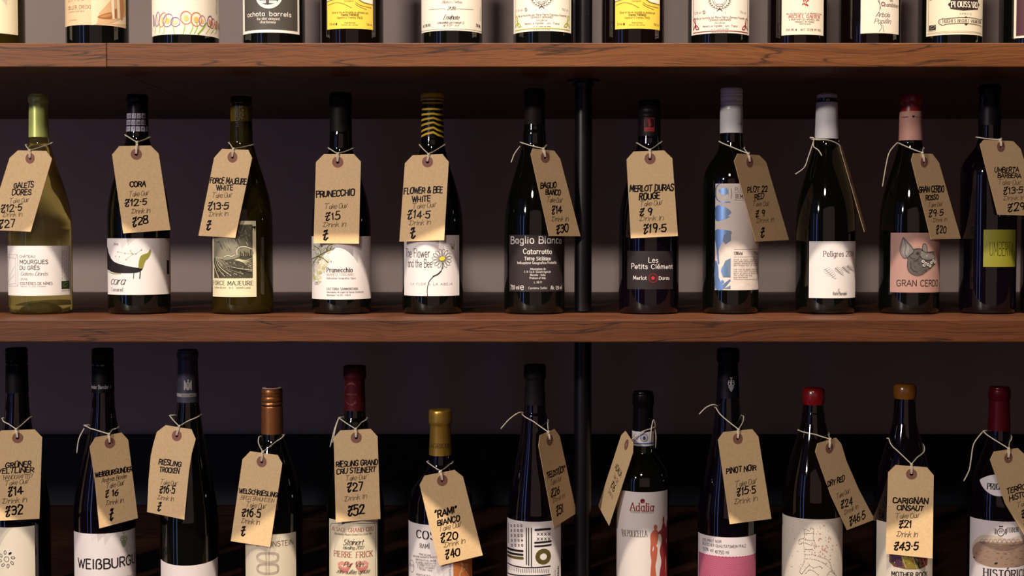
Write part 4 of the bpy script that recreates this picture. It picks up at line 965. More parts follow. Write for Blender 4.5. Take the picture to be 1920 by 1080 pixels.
b = mid('black bottle with a dark brown label in white childlike lettering', 1002, 57, 168, 22, 272, 430, 'burgundy', DK, 19)
b6 = b
b.cap('foil', 167, 234, 19.6, foil('matt_aubergine', '#1a1013', .65, 0), hw2=19.8)
L = b.label(954.5, 1056, 440.5, 547, '#2b2024'); A, T = L[1], L[2]; K = '#e6dfdc'
T.text('Baglio Bianco', 958, 1052.5, 456.5, 12.5, 'child', K, weight=.14); T.text('Catarratto', 981, 1034.5, 476, 8.5, 'child', K, weight=.15); T.text('Terre Siciliane', 983.5, 1032.5, 488, 6.6, 'child', K, weight=.15)
T.text('Indicazione Geografica Protetta', 970, 1043, 495, 4.8, 'child', K, weight=.13); T.text('Imbottigliato da', 994, 1023, 506, 3.6, 'child', K); T.text('C. R. S.p.A. Società Agricola', 983, 1032.5, 511.5, 3.8, 'child', K)
T.text('Marsala - Italia', 994, 1022.5, 517.5, 3.8, 'child', K); T.text('Produce of Italy', 993, 1023, 523, 3.8, 'child', K); T.text('L. 06.17', 1001.5, 1016, 531, 3.6, 'child', K)
T.text('750 ml', 957.5, 973.5, 542.5, 7, 'child', K); A.ell(K, 979, 539.5, 3.4, 3.8, 1.1, 2, 18, 0, 20, 330); A.line(K, [(976, 539.5), (982, 539.5)], 1, 2); T.text('Contiene Solfiti', 991, 1025.5, 542, 3.6, 'child', K); T.text('Alc. 12% vol', 1032.5, 1053, 542.5, 6.4, 'child', K)
finish(L)

b = mid('black bottle with a plum label, white lettering and small red flower', 1216.5, 56.5, 189, 22.5, 272, 425, 'burgundy', DKP, 20.5)
b7 = b
cp = b.cap('screw', 188.5, 256, 21, foil('plum', '#170f13', .5, .1), hw2=21.2)
A = b.print_on(cp, 21.2)
A.poly('#a02c30', [(1207, 221), (1226, 221), (1226, 246.5), (1207, 246.5)], 1); A.poly('#1d1418', [(1208.3, 222.3), (1224.7, 222.3), (1224.7, 239), (1208.3, 239)], 2)
A.poly('#a02c30', [(1213, 225), (1216, 222.5), (1219, 225), (1218.5, 229), (1220, 233), (1218, 237.5), (1215, 237.5), (1214.5, 231)], 3, 3); A.text('LES PETITS', 1209, 1224, 244.5, 2.6, 'sans', '#2a1014')
A.build('printed_stamp', cp)
L = b.label(1176, 1262, 470.5, 542.5, '#20141a'); A, T = L[1], L[2]; K = '#e8e0e0'
T.text('Les', 1216, 1234, 492.5, 8.4, 'child', K, weight=.13); T.text('Petits Clément', 1184, 1261, 504, 8.6, 'child', K, weight=.13); T.text('Merlot', 1187.5, 1212.5, 524.5, 6.4, 'child', K, weight=.15); T.text('Duras', 1235.5, 1255, 524.5, 6.4, 'child', K, weight=.15)
A.ell('#8c242c', 1224.5, 521.5, 8.2, 8.2, .9, 2, 28); A.ell('#8c242c', 1224.5, 521.5, 6.6, 6.6, .4, 2, 24)
for i in range(5): a = math.radians(90+72*i); A.ell('#c83038', 1224.5+2.2*math.cos(a), 521.5-2.2*math.sin(a), 1.6, 1.3, None, 3, 8, math.degrees(a))
finish(L)

b = mid('square shouldered bottle with a silver screw cap and wrinkled foil patterned label', 1370, 53, 165.5, 21.5, 268, 348, 'bordeaux', DK, 20)
b8 = b
cp = b.cap('screw', 165, 249, 21, mat('silver_screw_metal', '#e0dce0', rough=.38, metal=.12), hw2=21.6)
A = b.print_on(cp, 21.8); A.rect('#dedade', 1345, 1397, 204, 248.7, 1); A.text('L-7080', 1381, 1390, 234.5, 4, 'sans', '#3a3638'); A.build('white_sleeve_print', cp)
L = b.label(1340.5, 1422.5, 344, 544, '#b5a8a4', m=mat('wrinkled_paper', '#cdc0ba', rough=.5, bump=1.0, bscale=60)); A, T = L[1], L[2]; K = '#4a3a3c'; FB = '#8fb0dc'
SILV = FB
mat('ink_8fb0dc', FB, rough=.25, metal=.75)
A.line(FB, [(1348, 345), (1342, 352), (1342, 370), (1350, 378), (1368, 379)], 2.2, 2, 4); A.poly(FB, [(1347, 357), (1356, 352), (1363, 355), (1364, 362), (1357, 366), (1350, 362)], 2, 3); A.line(K, [(1370, 353), (1371, 362), (1370, 372)], .7, 2)
for x in range(6): A.line(FB, [(1352+x*2.4, 352), (1353+x*2.4, 362+x % 2*4)], .6, 3)
A.poly(FB, [(1341, 388), (1350, 385), (1364, 391), (1371, 399), (1363, 405), (1368, 407), (1350, 414), (1341, 412)], 2, 2)
A.poly(FB, [(1341, 432), (1350, 430), (1370, 433), (1370, 440), (1360, 448), (1352, 458), (1347, 470), (1349, 492), (1346, 494), (1344, 470), (1341, 452)], 2, 2)
A.poly('#7e8aa4', [(1357, 440), (1370, 434), (1370, 451), (1360, 458), (1355, 452)], 3)
A.poly('#6a7c9c', [(1360, 489), (1370, 484), (1370, 520), (1356, 519), (1352, 508)], 3); A.poly(FB, [(1352, 508), (1354, 500), (1363, 498), (1368, 518), (1356, 519)], 4)
A.poly(FB, [(1341, 488), (1347, 500), (1348, 520), (1354, 532), (1358, 541), (1341, 541)], 2, 2); A.poly(FB, [(1350, 538), (1369, 523), (1370, 526), (1358, 541), (1352, 541)], 3); A.ell(FB, 1355, 528, 3, 3, None, 4, 12); A.poly('#6a7c9c', [(1358, 541), (1370, 535), (1370, 541.5)], 3)
T.text('PLOT 22', 1377, 1407, 358.5, 7, 'light', '#5a4e4e'); A.rect('#6a5e5c', 1376, 1418, 361, 361.6, 1); T.text('TEMPRANILLO', 1377, 1419, 372, 7.6, 'sbold', '#4e2226', weight=.14); A.rect('#6a5e5c', 1376, 1418, 375, 375.6, 1)
A.rect('#6a5e5c', 1376, 1421.5, 467.3, 467.9, 1); T.text('13%Vol', 1376, 1392, 477.5, 5.6, 'bold', K); T.text('75cl', 1412, 1421, 477.5, 5.6, 'bold', K); A.rect('#6a5e5c', 1376, 1421.5, 481.3, 481.9, 1)
for i, s_ in enumerate(('WINE IS MADE FOR DRINKING', 'THIS WINE PRODUCED BY US FROM', 'GRAPES GROWN ON OUR VINEYARD', 'DRY STONY SOIL OF OUR PLOT', '', 'FOR THIS WE BLEND TEMPRANILLO', 'FOR THAT FRUIT AND FRESHNESS', 'WHAT WE DREAM OF MAKING EVERY', 'THAT IS TASTY AND LOCAL', 'ENJOY WITH FRIENDS')):
    if s_: T.text(s_, 1375.5, 1421 if i not in (8, 9) else (1410 if i == 8 else 1402), 487.5+i*3.75, 2.2, 'light', '#5a4c48')
A.rect('#6a5e5c', 1376, 1421.5, 523.3, 523.8, 1)
finish(L)

b = mid('black bottle with a white paper neck sleeve and label of small feathery leaves', 1548, 56.5, 175, 22, 268, 425, 'burgundy', DK, 19.5)
b9 = b
b.cap('wax', 174.5, 184.5, 19.2, mat('pale_blue_grey_wax', '#a9a6b4', rough=.5), 'pale grey cap disc')
sl = b.cap('sleeve', 192, 261, 20.4, mat('white_sleeve_paper', '#d9d4d8', rough=.6, bump=.2, bscale=700), 'white paper neck sleeve', hw2=22.3)
L = b.label(1517, 1604, 452.5, 559, '#e7e0e0'); A, T = L[1], L[2]
for i in range(22): A.line('#b8b2ba', [(1519+i*4, 456), (1521+i*4, 453.5), (1523+i*4, 456)], .6, 1, 1)
T.text('Peligres 2014', 1543.5, 1600, 480.5, 10, 'serif', '#5a2c30', weight=.11)
for (cx, cy, s_, c_) in ((1557, 513, 1.25, '#8a8484'), (1574, 509, .95, '#6a6464'), (1586.5, 506, .8, '#38323a'), (1594.5, 503, .7, '#38323a')):
    dx, dy = 9*s_, 9*s_
    A.line(c_, [(cx-dx*.95, cy-dy*.8), (cx, cy+1), (cx+dx*.7, cy+dy*.8), (cx+dx, cy+dy*.7)], .55, 2, 3)
    for j in range(6):
        t = -.8+j*.27; bx, by = cx+dx*t, cy+dy*t*.9; l = (3.2+2.6*math.sin((j+.6)/6*math.pi))*s_
        A.line(c_, [(bx, by), (bx+l*.8, by-l*.55), (bx+l*.5, by-l*1.15)], .55, 2, 2, taper=True); A.line(c_, [(bx, by), (bx-l*.7, by+l*.35), (bx-l*1.1, by+l*.1)], .55, 2, 2, taper=True)
T.text('Rafa', 1562.5, 1571.5, 553, 5.6, 'serif', '#4a4248'); T.text('Bernabé', 1574.5, 1588, 553, 5.6, 'serif', '#4a4248'); A.line('#9a9294', [(1573, 554), (1573, 541)], .5, 2)
for j in range(4): A.line('#9a9294', [(1573, 551-j*2.6), (1575, 548.5-j*2.6)], .4, 2); A.line('#9a9294', [(1573, 551-j*2.6), (1571, 548.5-j*2.6)], .4, 2)
finish(L)

b = mid('bottle with a pink label of a grey pig head and a red wax top', 1705, 57.5, 178, 22, 270, 425, 'burgundy', DK, 20.5)
b10 = b
b.cap('bigring', 177, 212, 21, mat('crimson_wax', '#8e1a20', rough=.35, coat=.3), 'crimson wax top', hw2=21, ring=17)
cp = b.cap('sleeve', 209, 264, 21.4, mat('pink_sleeve_paper', '#bd8a7d', rough=.6), 'pink paper neck band', hw2=22.6)
A = b.print_on(cp, 21.8); A.text('the natural wines ...', 1687, 1702, 220.5, 2.6, 'sans', '#3a2426'); A.text('the wines', 1713, 1726, 220.5, 2.6, 'sans', '#3a2426'); A.poly('#20161a', [(1709.5, 221.5), (1707, 218), (1708, 216), (1709.5, 217.2), (1711, 216), (1712, 218)], 1); A.build('neck_band_lettering', cp)
L = b.label(1669.5, 1762, 436.5, 548.5, '#b28a80'); A, T = L[1], L[2]; g1, g2, K = '#5e5856', '#7a7472', '#221c1e'
X = lambda v: 1470+v/4.154; Y = lambda v: 390+v/4.154
def PG(col, pts, lev, sm=3): A.poly(col, [(X(a), Y(c)) for a, c in pts], lev, sm)
PG(g1, [(965, 385), (1000, 320), (1060, 315), (1075, 330), (1110, 345), (1110, 340), (1160, 340), (1168, 360), (1175, 385), (1172, 410), (1175, 430), (1120, 480), (1080, 515), (1030, 525), (985, 505), (965, 465), (962, 420)], 2)
PG(g2, [(925, 228), (960, 260), (990, 290), (1010, 330), (975, 370), (960, 388), (930, 385), (908, 345), (905, 300)], 3)
PG('#8e8886', [(930, 245), (955, 275), (975, 310), (970, 345), (950, 372), (925, 350), (918, 300)], 4)
PG(g2, [(1078, 285), (1095, 280), (1112, 310), (1112, 345), (1090, 335), (1075, 320)], 3)
PG(g2, [(1070, 335), (1110, 352), (1110, 345), (1172, 375), (1170, 400), (1120, 405), (1075, 390), (1055, 365)], 4)
for q in ([(925, 228), (1010, 330), (975, 370), (960, 388), (930, 385), (905, 345), (905, 300), (925, 228)], [(965, 385), (962, 465), (985, 505), (1030, 525), (1080, 515), (1175, 430)], [(1010, 325), (1060, 315), (1075, 330), (1110, 350), (1155, 338), (1165, 345), (1175, 380), (1165, 398)], [(930, 240), (950, 300), (940, 350), (960, 385)], [(1075, 325), (1078, 285), (1098, 280), (1113, 312), (1112, 345)], [(1055, 365), (1075, 392), (1120, 405), (1165, 398)], [(975, 370), (990, 390), (1020, 395)], [(1060, 340), (1058, 370), (1040, 400), (1010, 415)], [(985, 430), (1000, 480), (1040, 500)]):
    A.line(K, [(X(a), Y(c)) for a, c in q], .8, 5, 3)
A.ell(K, X(1040), Y(352), 2.6, 2.2, .8, 6, 14); A.ell(K, X(1040), Y(354), 1.2, 1.2, None, 6, 8); A.ell('#c8c2be', X(1110), Y(373), 1.2, 1.5, None, 6, 8)
for a, c_ in ((1082, 415), (1100, 430), (1120, 440), (1090, 445), (1145, 425), (1160, 410), (1135, 450), (1170, 420)):
    A.ell('#cfc9c2', X(a), Y(c_), 3.6, 3.4, None, 6, 10); A.ell(K, X(a), Y(c_), 3.6, 3.4, .5, 7, 10); A.ell(K, X(a), Y(c_), 1, 1, None, 7, 7)
rr = random.Random(4)
for i in range(50):
    a, c_ = rr.uniform(975, 1110), rr.uniform(400, 505)
    if (a-1045)**2/80**2+(c_-440)**2/75**2 < 1: A.line('#453f3e', [(X(a), Y(c_)), (X(a+10), Y(c_-6))], .4, 5)
T.text('GRAN CERDO', 1681.5, 1758.5, 536.5, 11.5, 'light', '#1f181a', weight=.11)
finish(L)

b = mid('broad shouldered bottle with a small square olive green label', 1852, 54, 160, 21.5, 262, 330, 'bordeaux', DKP, 20.8)
b11 = b
cp = b.cap('foil', 159, 236, 21.5, foil('black_plum', '#16101a', .45, .3), hw2=21.7)
A = b.print_on(cp, 21.8)
for x in (1838.5, 1871): A.poly('#3a3440', [(x-3.5, 178), (x+3.5, 178), (x+3.5, 204), (x-3.5, 204)], 1); A.poly('#120d16', [(x-2.8, 178.8), (x+2.8, 178.8), (x+2.8, 203.2), (x-2.8, 203.2)], 2); A.line('#b9b4c0', [(x+.5, 181), (x-1, 185), (x+1, 190), (x-1, 194), (x+1, 199)], .9, 3, 3); A.line('#8a8494', [(x-2, 201.5), (x+2, 201.5)], .5, 3)
A.build('printed_figures', cp)
L = b.label(1843.5, 1904, 430.5, 500.5, '#8d8b26', m=mat('olive_label_paper', '#7d7b1c', rough=.6)); A, T = L[1], L[2]
T.text('UMBERTA', 1855, 1899, 479, 26, 'light', '#2c2a10', weight=.042)
finish(L)
A = Art(Round(b, 54)); A.text('VIRTUS', 1871, 1893, 405.5, 6, 'sans', '#b0a8b8'); A.build('white_lettering', b.root.children[0])

b = mid('dark bottle cut off by the frame at the far right of the middle shelf', 1969, 56, 178, 22, 268, 425, 'burgundy', DKB, 20)
b.cap('foil', 177.5, 250, 20.6, foil('black_end', '#15121a', .4, .3))

# ================================================================== lower shelf
def low(label, cx, R, top, neck, ynk, ysh, typ, glass, nt=None): return Bottle(label, cx, R, LB, top, neck, ynk, ysh, typ, glass, GL, nt)
b = low('tall slim bottle at the far left, cream label with a ring of petals', 28, 61, 652.5, 23.5, 770, 965, 'hock', DKP, 20.5)
c1 = b
b.cap('screw', 652, 735, 21.3, foil('black_screw', '#08060a', .5, .1), 'black ridged screw cap', hw2=22)
L = b.label(-32, 58, 989, 1110, '#e4d9c8'); A, T = L[1], L[2]
A.ell('#2a2434', 4, 1049, 4.8, 5, .8, 2, 20)
for i in range(8):
    a = math.radians(i*45+12); x, y = 4+12.5*math.cos(a), 1049-13*math.sin(a)
    A.ell('#1d1a3a', x, y, 3.7, 2.2, None if i == 1 else .9, 2, 12, math.degrees(a)-20)
finish(L)

def grape(A, x, y, s, col):
    A.text('B', x+.4*s, x+4.6*s, y, 6.5*s, 'serif', col, weight=.16); 
    q = Art(A.s)   # mirrored B on the left of the stem
    wd, st = glyph('B'); Ac = A.P(x, y)
    for sm, pts in st: A.ribbon(col, [(Ac[0]-.6*s-(p[0])*s*.68, Ac[1]+p[1]*s*.65) for p in (catmull(pts, 3) if sm else pts)], lambda a, c: s*(.5+.5*abs(c)), 2)
    A.line(col, [(x, y-7*s), (x, y-9.5*s)], .8*s, 2); A.line(col, [(x-1.6*s, y-11.4*s), (x, y-9.2*s), (x+1.6*s, y-11.4*s)], .7*s, 2)
    for j, (n, yy) in enumerate(((4, 1.4), (4, 3.4), (3, 5.2), (2, 7), (1, 8.8))):
        for i in range(n): A.ell(col, x+(i-(n-1)/2)*2.0*s, y+yy*s, .95*s, .95*s, .45*s, 2, 9)

b = low('slim bottle with bold black capitals and a green grape mark on white', 190, 59.5, 653.5, 22.5, 765, 965, 'hock', DKP, 20)
c2 = b
cp = b.cap('screw', 653, 735, 20.9, foil('black_screw_b', '#08060a', .5, .1), 'black screw cap with small white lettering', hw2=21.5)
A = b.print_on(cp, 21.6); A.text('Bender Bender A', 161.5, 206, 729.5, 7.4, 'sans', '#b9b2bd', weight=.13); A.build('cap_lettering', cp)
L = b.label(132, 248.5, 1001, 1110, '#e3dadd'); A, T = L[1], L[2]
T.text('WEIßBURGUNDER', 139.5, 263, 1064.5, 17.5, 'bold', '#14101a', weight=.165) if False else None
u0 = L[2].P(139.5, 1060)[0]; u1 = L[2].P(246.5, 1060)[0]; vv = L[2].P(190, 1066.5)[1]
T.text_uv('WEIßBURGU', (u0, vv), (u1, vv), 18.5, .15, .9, 0, 0, 0, 1.0, 0, '#14101a', 2)
grape(A, 225.5, 1013.5, 1.35, '#5c8a34'); T.text('TROCKEN', 224, 243, 1083, 4, 'sans', '#7a7060'); 
finish(L)

b = low('tall slim bottle with a slate capsule bearing a pale eagle', 350, 56, 655.5, 23, 770, 985, 'hock', DK, 19.5)
c3 = b
cp = b.cap('foil', 655, 753, 19.8, foil('slate', '#4a4858', .38, .35), 'slate grey capsule', hw2=21.2)
A = b.print_on(cp, 20.8); A.rect('#a9a2a2', 318, 366, 738, 744.5, 1); A.text('VDP.GUTSWEIN', 338, 361, 743.5, 3.6, 'sans', '#3a3438')
E = '#b9b4b0'
for sgn in (-1, 1): A.poly(E, [(350+sgn*1, 716), (350+sgn*3, 719), (350+sgn*6, 713), (350+sgn*7.4, 713), (350+sgn*7.4, 731), (350+sgn*5, 731.5), (350+sgn*4, 727), (350+sgn*2, 731.5), (350, 731.5), (350, 716)], 1)
A.ell(E, 350.6, 713.5, 1.8, 2.2, None, 1, 10)
for q in ((-2, 720), (0, 720), (2, 720), (-1, 722.5), (1, 722.5), (0, 725)): A.ell('#2a2630', 350+q[0], q[1], .8, .8, None, 2, 7)
A.build('eagle_emblem', cp)
L = b.label(295.5, 403.5, 1061, 1110, '#e2d8da', shape=lambda f: (0, 1+.12*(2*f-1)**2)); finish(L)

b = low('short bottle with a copper screw cap and an interlaced double B label', 508, 57, 728.5, 22.5, 822, 960, 'burgundy', DK, 20)
c4 = b
b.cap('screw', 728, 812.5, 20.2, mat('copper_screw_metal', '#a5693f', rough=.35, metal=.7), 'copper coloured screw cap', hw2=20.6)
zt = b.z_at(727.6, b.D)
cd = b.lathe('cap_disc', [(0, zt+.0008), (16.5*b.S, zt+.0008), (18.6*b.S, zt+.0004), (18.8*b.S, zt)], mat('white_cap_top', '#d8cfd2', rough=.4), 'white disc with a red mark')
b.lathe('cap_mark', [(0, zt+.0014), (12*b.S, zt+.0014), (12.5*b.S, zt+.0009)], mat('dark_red_print', '#6a1a22', rough=.4))
L = b.label(456, 551.5, 1002.5, 1110, '#ddd0bb'); A, T = L[1], L[2]
T.text('BRAUNSTEIN', 476, 546, 1024.5, 9.5, 'sans', '#5a4a34', weight=.10)
for d in (0, 1.7, 3.4):
    A.line('#8a7c68', [(498, 1036+d), (511, 1036+d), (518-d*.6, 1039+d), (519-d, 1046), (515-d*.6, 1054-d), (498, 1056.5-d)], .55, 2, 3)
    A.line('#8a7c68', [(498, 1056.5+d), (513, 1057+d), (518-d*.6, 1061+d), (519-d, 1068), (515, 1075-d), (498, 1078-d)], .55, 2, 3)
    A.line('#8a7c68', [(497, 1036+d), (486, 1036+d), (478+d*.6, 1040+d), (477+d, 1046), (481+d, 1053-d), (497, 1056.5-d)], .55, 2, 3)
    A.line('#8a7c68', [(497, 1056.5+d), (484, 1057+d), (478+d, 1062), (477+d, 1068), (483, 1075-d), (497, 1078-d)], .55, 2, 3)
for x in (494, 496.5, 499, 501.5): A.line('#8a7c68', [(x, 1036), (x, 1078)], .5, 2)
finish(L)

b = low('bottle with a burgundy capsule, cream label and pink lips over red lettering', 664, 55, 686, 22.5, 782, 960, 'hock', DK, 19.5)
c5 = b
cp = b.cap('bigring', 685, 768.5, 21.2, foil('burgundy', '#4c131c', .45, .25), 'burgundy foil capsule', hw2=20.2, ring=24)
A = b.print_on(cp, 20); rr = random.Random(8)
for i in range(60):
    a = rr.uniform(50, 310); A.ell('#8e4a3c', 657+13*math.cos(math.radians(a)), 739-20*math.sin(math.radians(a)), .7, 1.6, .35, 1, 7, rr.uniform(0, 90))
A.text('PIERRE FRICK', 648, 668, 741, 2.4, 'serif', '#9a5a48'); A.build('gold_wreath_print', cp)
L = b.label(614.5, 705, 976.5, 1110, '#e4d8bf'); A, T = L[1], L[2]; R_, K = '#9c3230', '#3a342c'
A.line('#6a5a48', [(617, 1110), (617, 985), (620, 981), (655, 980), (699, 981), (702, 985), (702, 1110)], .7, 2)
T.text('ALSACE GRAND CRU', 620, 698, 997.5, 7.4, 'serif', '#a84a44', weight=.11); T.text('Appellation Alsace Grand Cru Contrôlée', 624, 694, 1004, 3.6, 'script', '#7a6a50'); T.text('Steinert', 640, 678, 1022, 10.5, 'script', K, weight=.12)
T.text('Riesling 2012', 640, 679, 1030, 6, 'script', K); T.text('PIERRE', 623.5, 658, 1044.5, 10.5, 'serif', R_, weight=.12); T.text('FRICK', 665, 696, 1044.5, 10.5, 'serif', R_, weight=.12)
for x, y in ((643, 1062), (676, 1061)):
    A.poly('#d6988c', [(x-13, y-5), (x-5, y-10), (x, y-8), (x+5, y-10), (x+13, y-5), (x+8, y+2), (x, y+4), (x-8, y+2)], 1, 3); A.poly('#c47a72', [(x-12, y+0), (x, y+4), (x+12, y), (x+6, y+10), (x, y+12), (x-7, y+9)], 1, 3); A.poly('#e4d8bf', [(x-9, y-3), (x, y-1), (x+9, y-3), (x, y+2)], 2, 2)
T.text('Pur Vin', 641, 678, 1062.5, 9, 'script', K, weight=.12, lev=4); T.text('zéro sulfite ajouté', 628, 690, 1076, 7.5, 'script', K, lev=4, weight=.12)
finish(L)

b = low('short bottle with a gold capsule, white label and an orange side panel', 825, 60.5, 768, 22.5, 868, 945, 'bordeaux', DKP, 20)
c6 = b
cp = b.cap('bigring', 767, 852, 21.6, foil('gold', '#b08a3e', .32, .7), 'matt gold foil capsule', hw2=21.8, ring=27)
A = b.print_on(cp, 21.6); A.text('A.AGRICOLA.', 802.5, 846.5, 840.5, 8.4, 'serif', '#4a3414', weight=.12); A.build('capsule_lettering', cp)
L = b.label(764.5, 884.5, 985, 1110, '#e3dbde'); A, T = L[1], L[2]; K = '#1a161c'
T.text('COS', 779.5, 816, 1007.5, 14.5, 'sbold', K, weight=.2, y1=1012); T.text('RAMÍ', 786, 804, 1026.5, 7.5, 'serif', '#4a4244', y1=1028)
for i, (s_, xa, xb, ya) in enumerate((('Terre Siciliane', 784, 807, 1040), ('Indicazione Geografica Protetta', 773, 820, 1043.5), ('Imbottigliato all origine', 778, 817, 1050), ('da azienda agricola COS', 778, 817, 1055), ('di Giambattista Cilia', 781, 815, 1059.5), ('e Giusto Occhipinti', 781, 814, 1064), ('Vittoria - Italia', 785, 809, 1068.5), ('Prodotto in Italia', 779, 806, 1078))):
    T.text(s_.upper(), xa, xb, ya, 3.2, 'sans', '#5a5054', y1=ya+3)
A.ell('#4a4246', 770.5, 1061, 8, 11.5, .7, 2, 24); T.text('2015', 766.5, 775, 1062, 4.4, 'serif', '#4a4246')
A.poly('#c4733e', [(849, 990), (884.5, 984), (884.5, 1110), (849, 1110)], 1); A.line('#d8a878', [(864, 1030), (862, 1048), (866, 1062), (861, 1078), (864, 1095)], 3, 2, 4); A.line('#d8a878', [(874, 1040), (874, 1090)], 1.2, 2)
A.line('#e0b890', [(866, 1072), (870, 1066), (876, 1068), (880, 1078)], 1.6, 2, 3); T.text('SOCIETÀ AGRICOLA', 844.5, 844.5, 1082, 3.2, 'sans', '#5a5054', y1=1045)
finish(L)

b = low('slim bottle with a label of black dots, bars, crosses and an olive ring', 1003, 52.5, 684, 23, 780, 970, 'hock', DKP, 20)
c7 = b
b.cap('bigring', 683, 758, 20.2, foil('charcoal', '#120c10', .65, 0), 'dull charcoal capsule', hw2=20, ring=26)
L = b.label(951, 1052.5, 978.5, 1110, '#dfd7d8'); A, T = L[1], L[2]; K, OL = '#181216', '#5a4c22'
for r_ in range(5):
    for q in range(4):
        x, y = 958.5+q*6.4+(r_*.4), 985.5+r_*9.2
        A.ell(OL if q == 2 else K, x, y, 1.6, 2.2, 1.05 if not (r_ == 3 and q == 3) else None, 2, 12)
A.line('#6a6264', [(953.5, 980), (953.5, 1017)], 2, 2)
for i, x in enumerate((987.2, 991.5, 996.7)): A.line(K, [(x, 990), (x+.2, 1058-i*-2)], 2.0, 2)
A.line(K, [(1004.5, 993.5), (1018, 992.5), (1032, 991.5)], 4.0, 2)
for r_ in range(2):
    for q in range(4):
        x, y = 1009.5+q*6.8, 1001.2+r_*9.2; A.line(K, [(x-2.2, y-2.6), (x+2.2, y+2.6)], .9, 2); A.line(K, [(x+2.2, y-2.6), (x-2.2, y+2.6)], .9, 2)
A.line(K, [(1003.5, 1017.5), (1018, 1016.5), (1033.5, 1014.5)], 3.4, 2); A.line(K, [(1003.5, 1024.2), (1018, 1023.4), (1033.5, 1021)], 3.4, 2)
A.ell(OL, 1019.5, 1043.5, 11, 10.5, 8.2, 2, 30)
for yy, cc, w_ in ((1033, K, 4), (1040, K, 4), (1046.5, OL, 5)): A.line(cc, [(952, yy-6), (962, yy-2), (980, yy)], w_, 2, 3)
A.line(K, [(952, 1055), (975, 1063), (1000, 1064), (1032, 1061)], 2.2, 2, 4); A.line(K, [(952, 1074), (975, 1079), (1000, 1079.5), (1032, 1077)], 2.2, 2, 4); A.line(K, [(952, 1080), (962, 1086)], 2.4, 2)
for i in range(22): A.line(K, [(955+i*3.55, 1066.5 + min(0, -6+i)), (955+i*3.5, 1073.5+min(0, -6+i))], 1.0, 2)
for q in range(3): A.line(K, [(962, 1081+q), (970, 1086)], 1.4, 2)
T.text('2016', 1042.5, 1042.5, 1083, 2.6, 'sans', K, y1=1068); T.text('Rebholz', 1048.5, 1048.5, 1088, 5, 'sbold', K, y1=1060)
finish(L)

b = low('black bottle with a white and blue neck band and red silhouettes on white', 1207, 49.5, 734, 20.5, 838, 905, 'bordeaux', DK, 18.5)
c8 = b
b.cap('foil', 733, 808, 19.6, foil('glossy_black', '#0e0a10', .25, .3), 'glossy black capsule', hw2=20, ring=27)
cp = b.cap('sleeve', 806, 833.5, 20.6, mat('white_band_paper', '#cfc9d2', rough=.55), 'white seal band edged in blue', hw2=20.9)
A = b.print_on(cp, 21)
A.rect('#33579c', 1184, 1230, 806.3, 809.5, 1); A.rect('#33579c', 1184, 1230, 831, 833, 1); A.ell('#4a5470', 1209, 821, 7, 7.4, .8, 2, 22); A.ell('#4a5470', 1209, 821, 5.4, 5.8, .5, 2, 20); A.ell('#3a4464', 1209, 821.5, 3, 4, None, 2, 9); A.ell('#6a7490', 1193, 820, 5.5, 7, .6, 2, 18); A.text('DOC', 1189, 1196, 822, 4.5, 'sans', '#6a7490')
for i in range(3): A.line('#8a86a0', [(1219+i*1.7, 815), (1219+i*1.7, 828)], .35, 2)
A.build('band_print', cp)
L = b.label(1157.8, 1253.5, 923, 1110, '#dfd5d2'); A, T = L[1], L[2]; R_ = '#8e2a2c'
T.text('Adalia', 1183.5, 1227.5, 958.5, 15, 'serif', R_, weight=.145); T.text('AZIENDA AGRICOLA', 1183.5, 1227.5, 962.5, 3.3, 'sans', '#5a4a4a'); A.ell('#6e1c22', 1206.5, 939.5, 4.2, 4.3, None, 2, 18); A.ell('#c8483c', 1207.5, 941, 1.8, 1.6, None, 3, 10); A.ell('#1f1416', 1209, 937, 1.2, 1.2, None, 3, 8); A.ell('#6e1c22', 1229, 950, .9, .9, .4, 2, 8)
T.text('VALPOLICELLA', 1167.5, 1215.5, 1003.5, 11.5, 'serif', '#2a2022', weight=.10, y1=1006); T.text('DOC', 1168, 1173.5, 1006.5, 2.4, 'light', '#8a7e7c')
O = '#b8604a'
A.ell(O, 1231, 988.5, 3.8, 5, None, 2, 16)
A.poly(O, [(1229.5, 993), (1232.5, 993), (1236, 997), (1236.5, 1008), (1234.5, 1018), (1235, 1030), (1233.5, 1048), (1231, 1062), (1233, 1090), (1222.5, 1090), (1222.5, 1066), (1223.5, 1052), (1221.5, 1036), (1222, 1018), (1221.3, 1004), (1225, 997)], 2, 3)
A.poly('#dfd5d2', [(1225.5, 1031), (1227.5, 1024), (1228, 1030), (1226, 1034)], 3, 2); A.poly('#dfd5d2', [(1233, 1023), (1235, 1020), (1235, 1027)], 3, 2)
A.ell(R_, 1245.8, 975, 2.6, 7, None, 3, 16)
A.poly(R_, [(1244.5, 981), (1247.5, 981), (1251.5, 992), (1253.2, 994), (1253.2, 1004), (1250.5, 1012), (1252, 1030), (1249.5, 1048), (1250, 1090), (1240, 1090), (1239.5, 1072), (1242.5, 1052), (1239, 1032), (1243, 1014), (1240.5, 1002), (1236, 1001), (1237, 997), (1242, 992)], 3, 3)
A.poly(R_, [(1251.5, 985), (1253.3, 977), (1253.3, 1090), (1251, 1090), (1250.8, 1040), (1252, 1010), (1250.8, 995)], 2, 2)
finish(L)

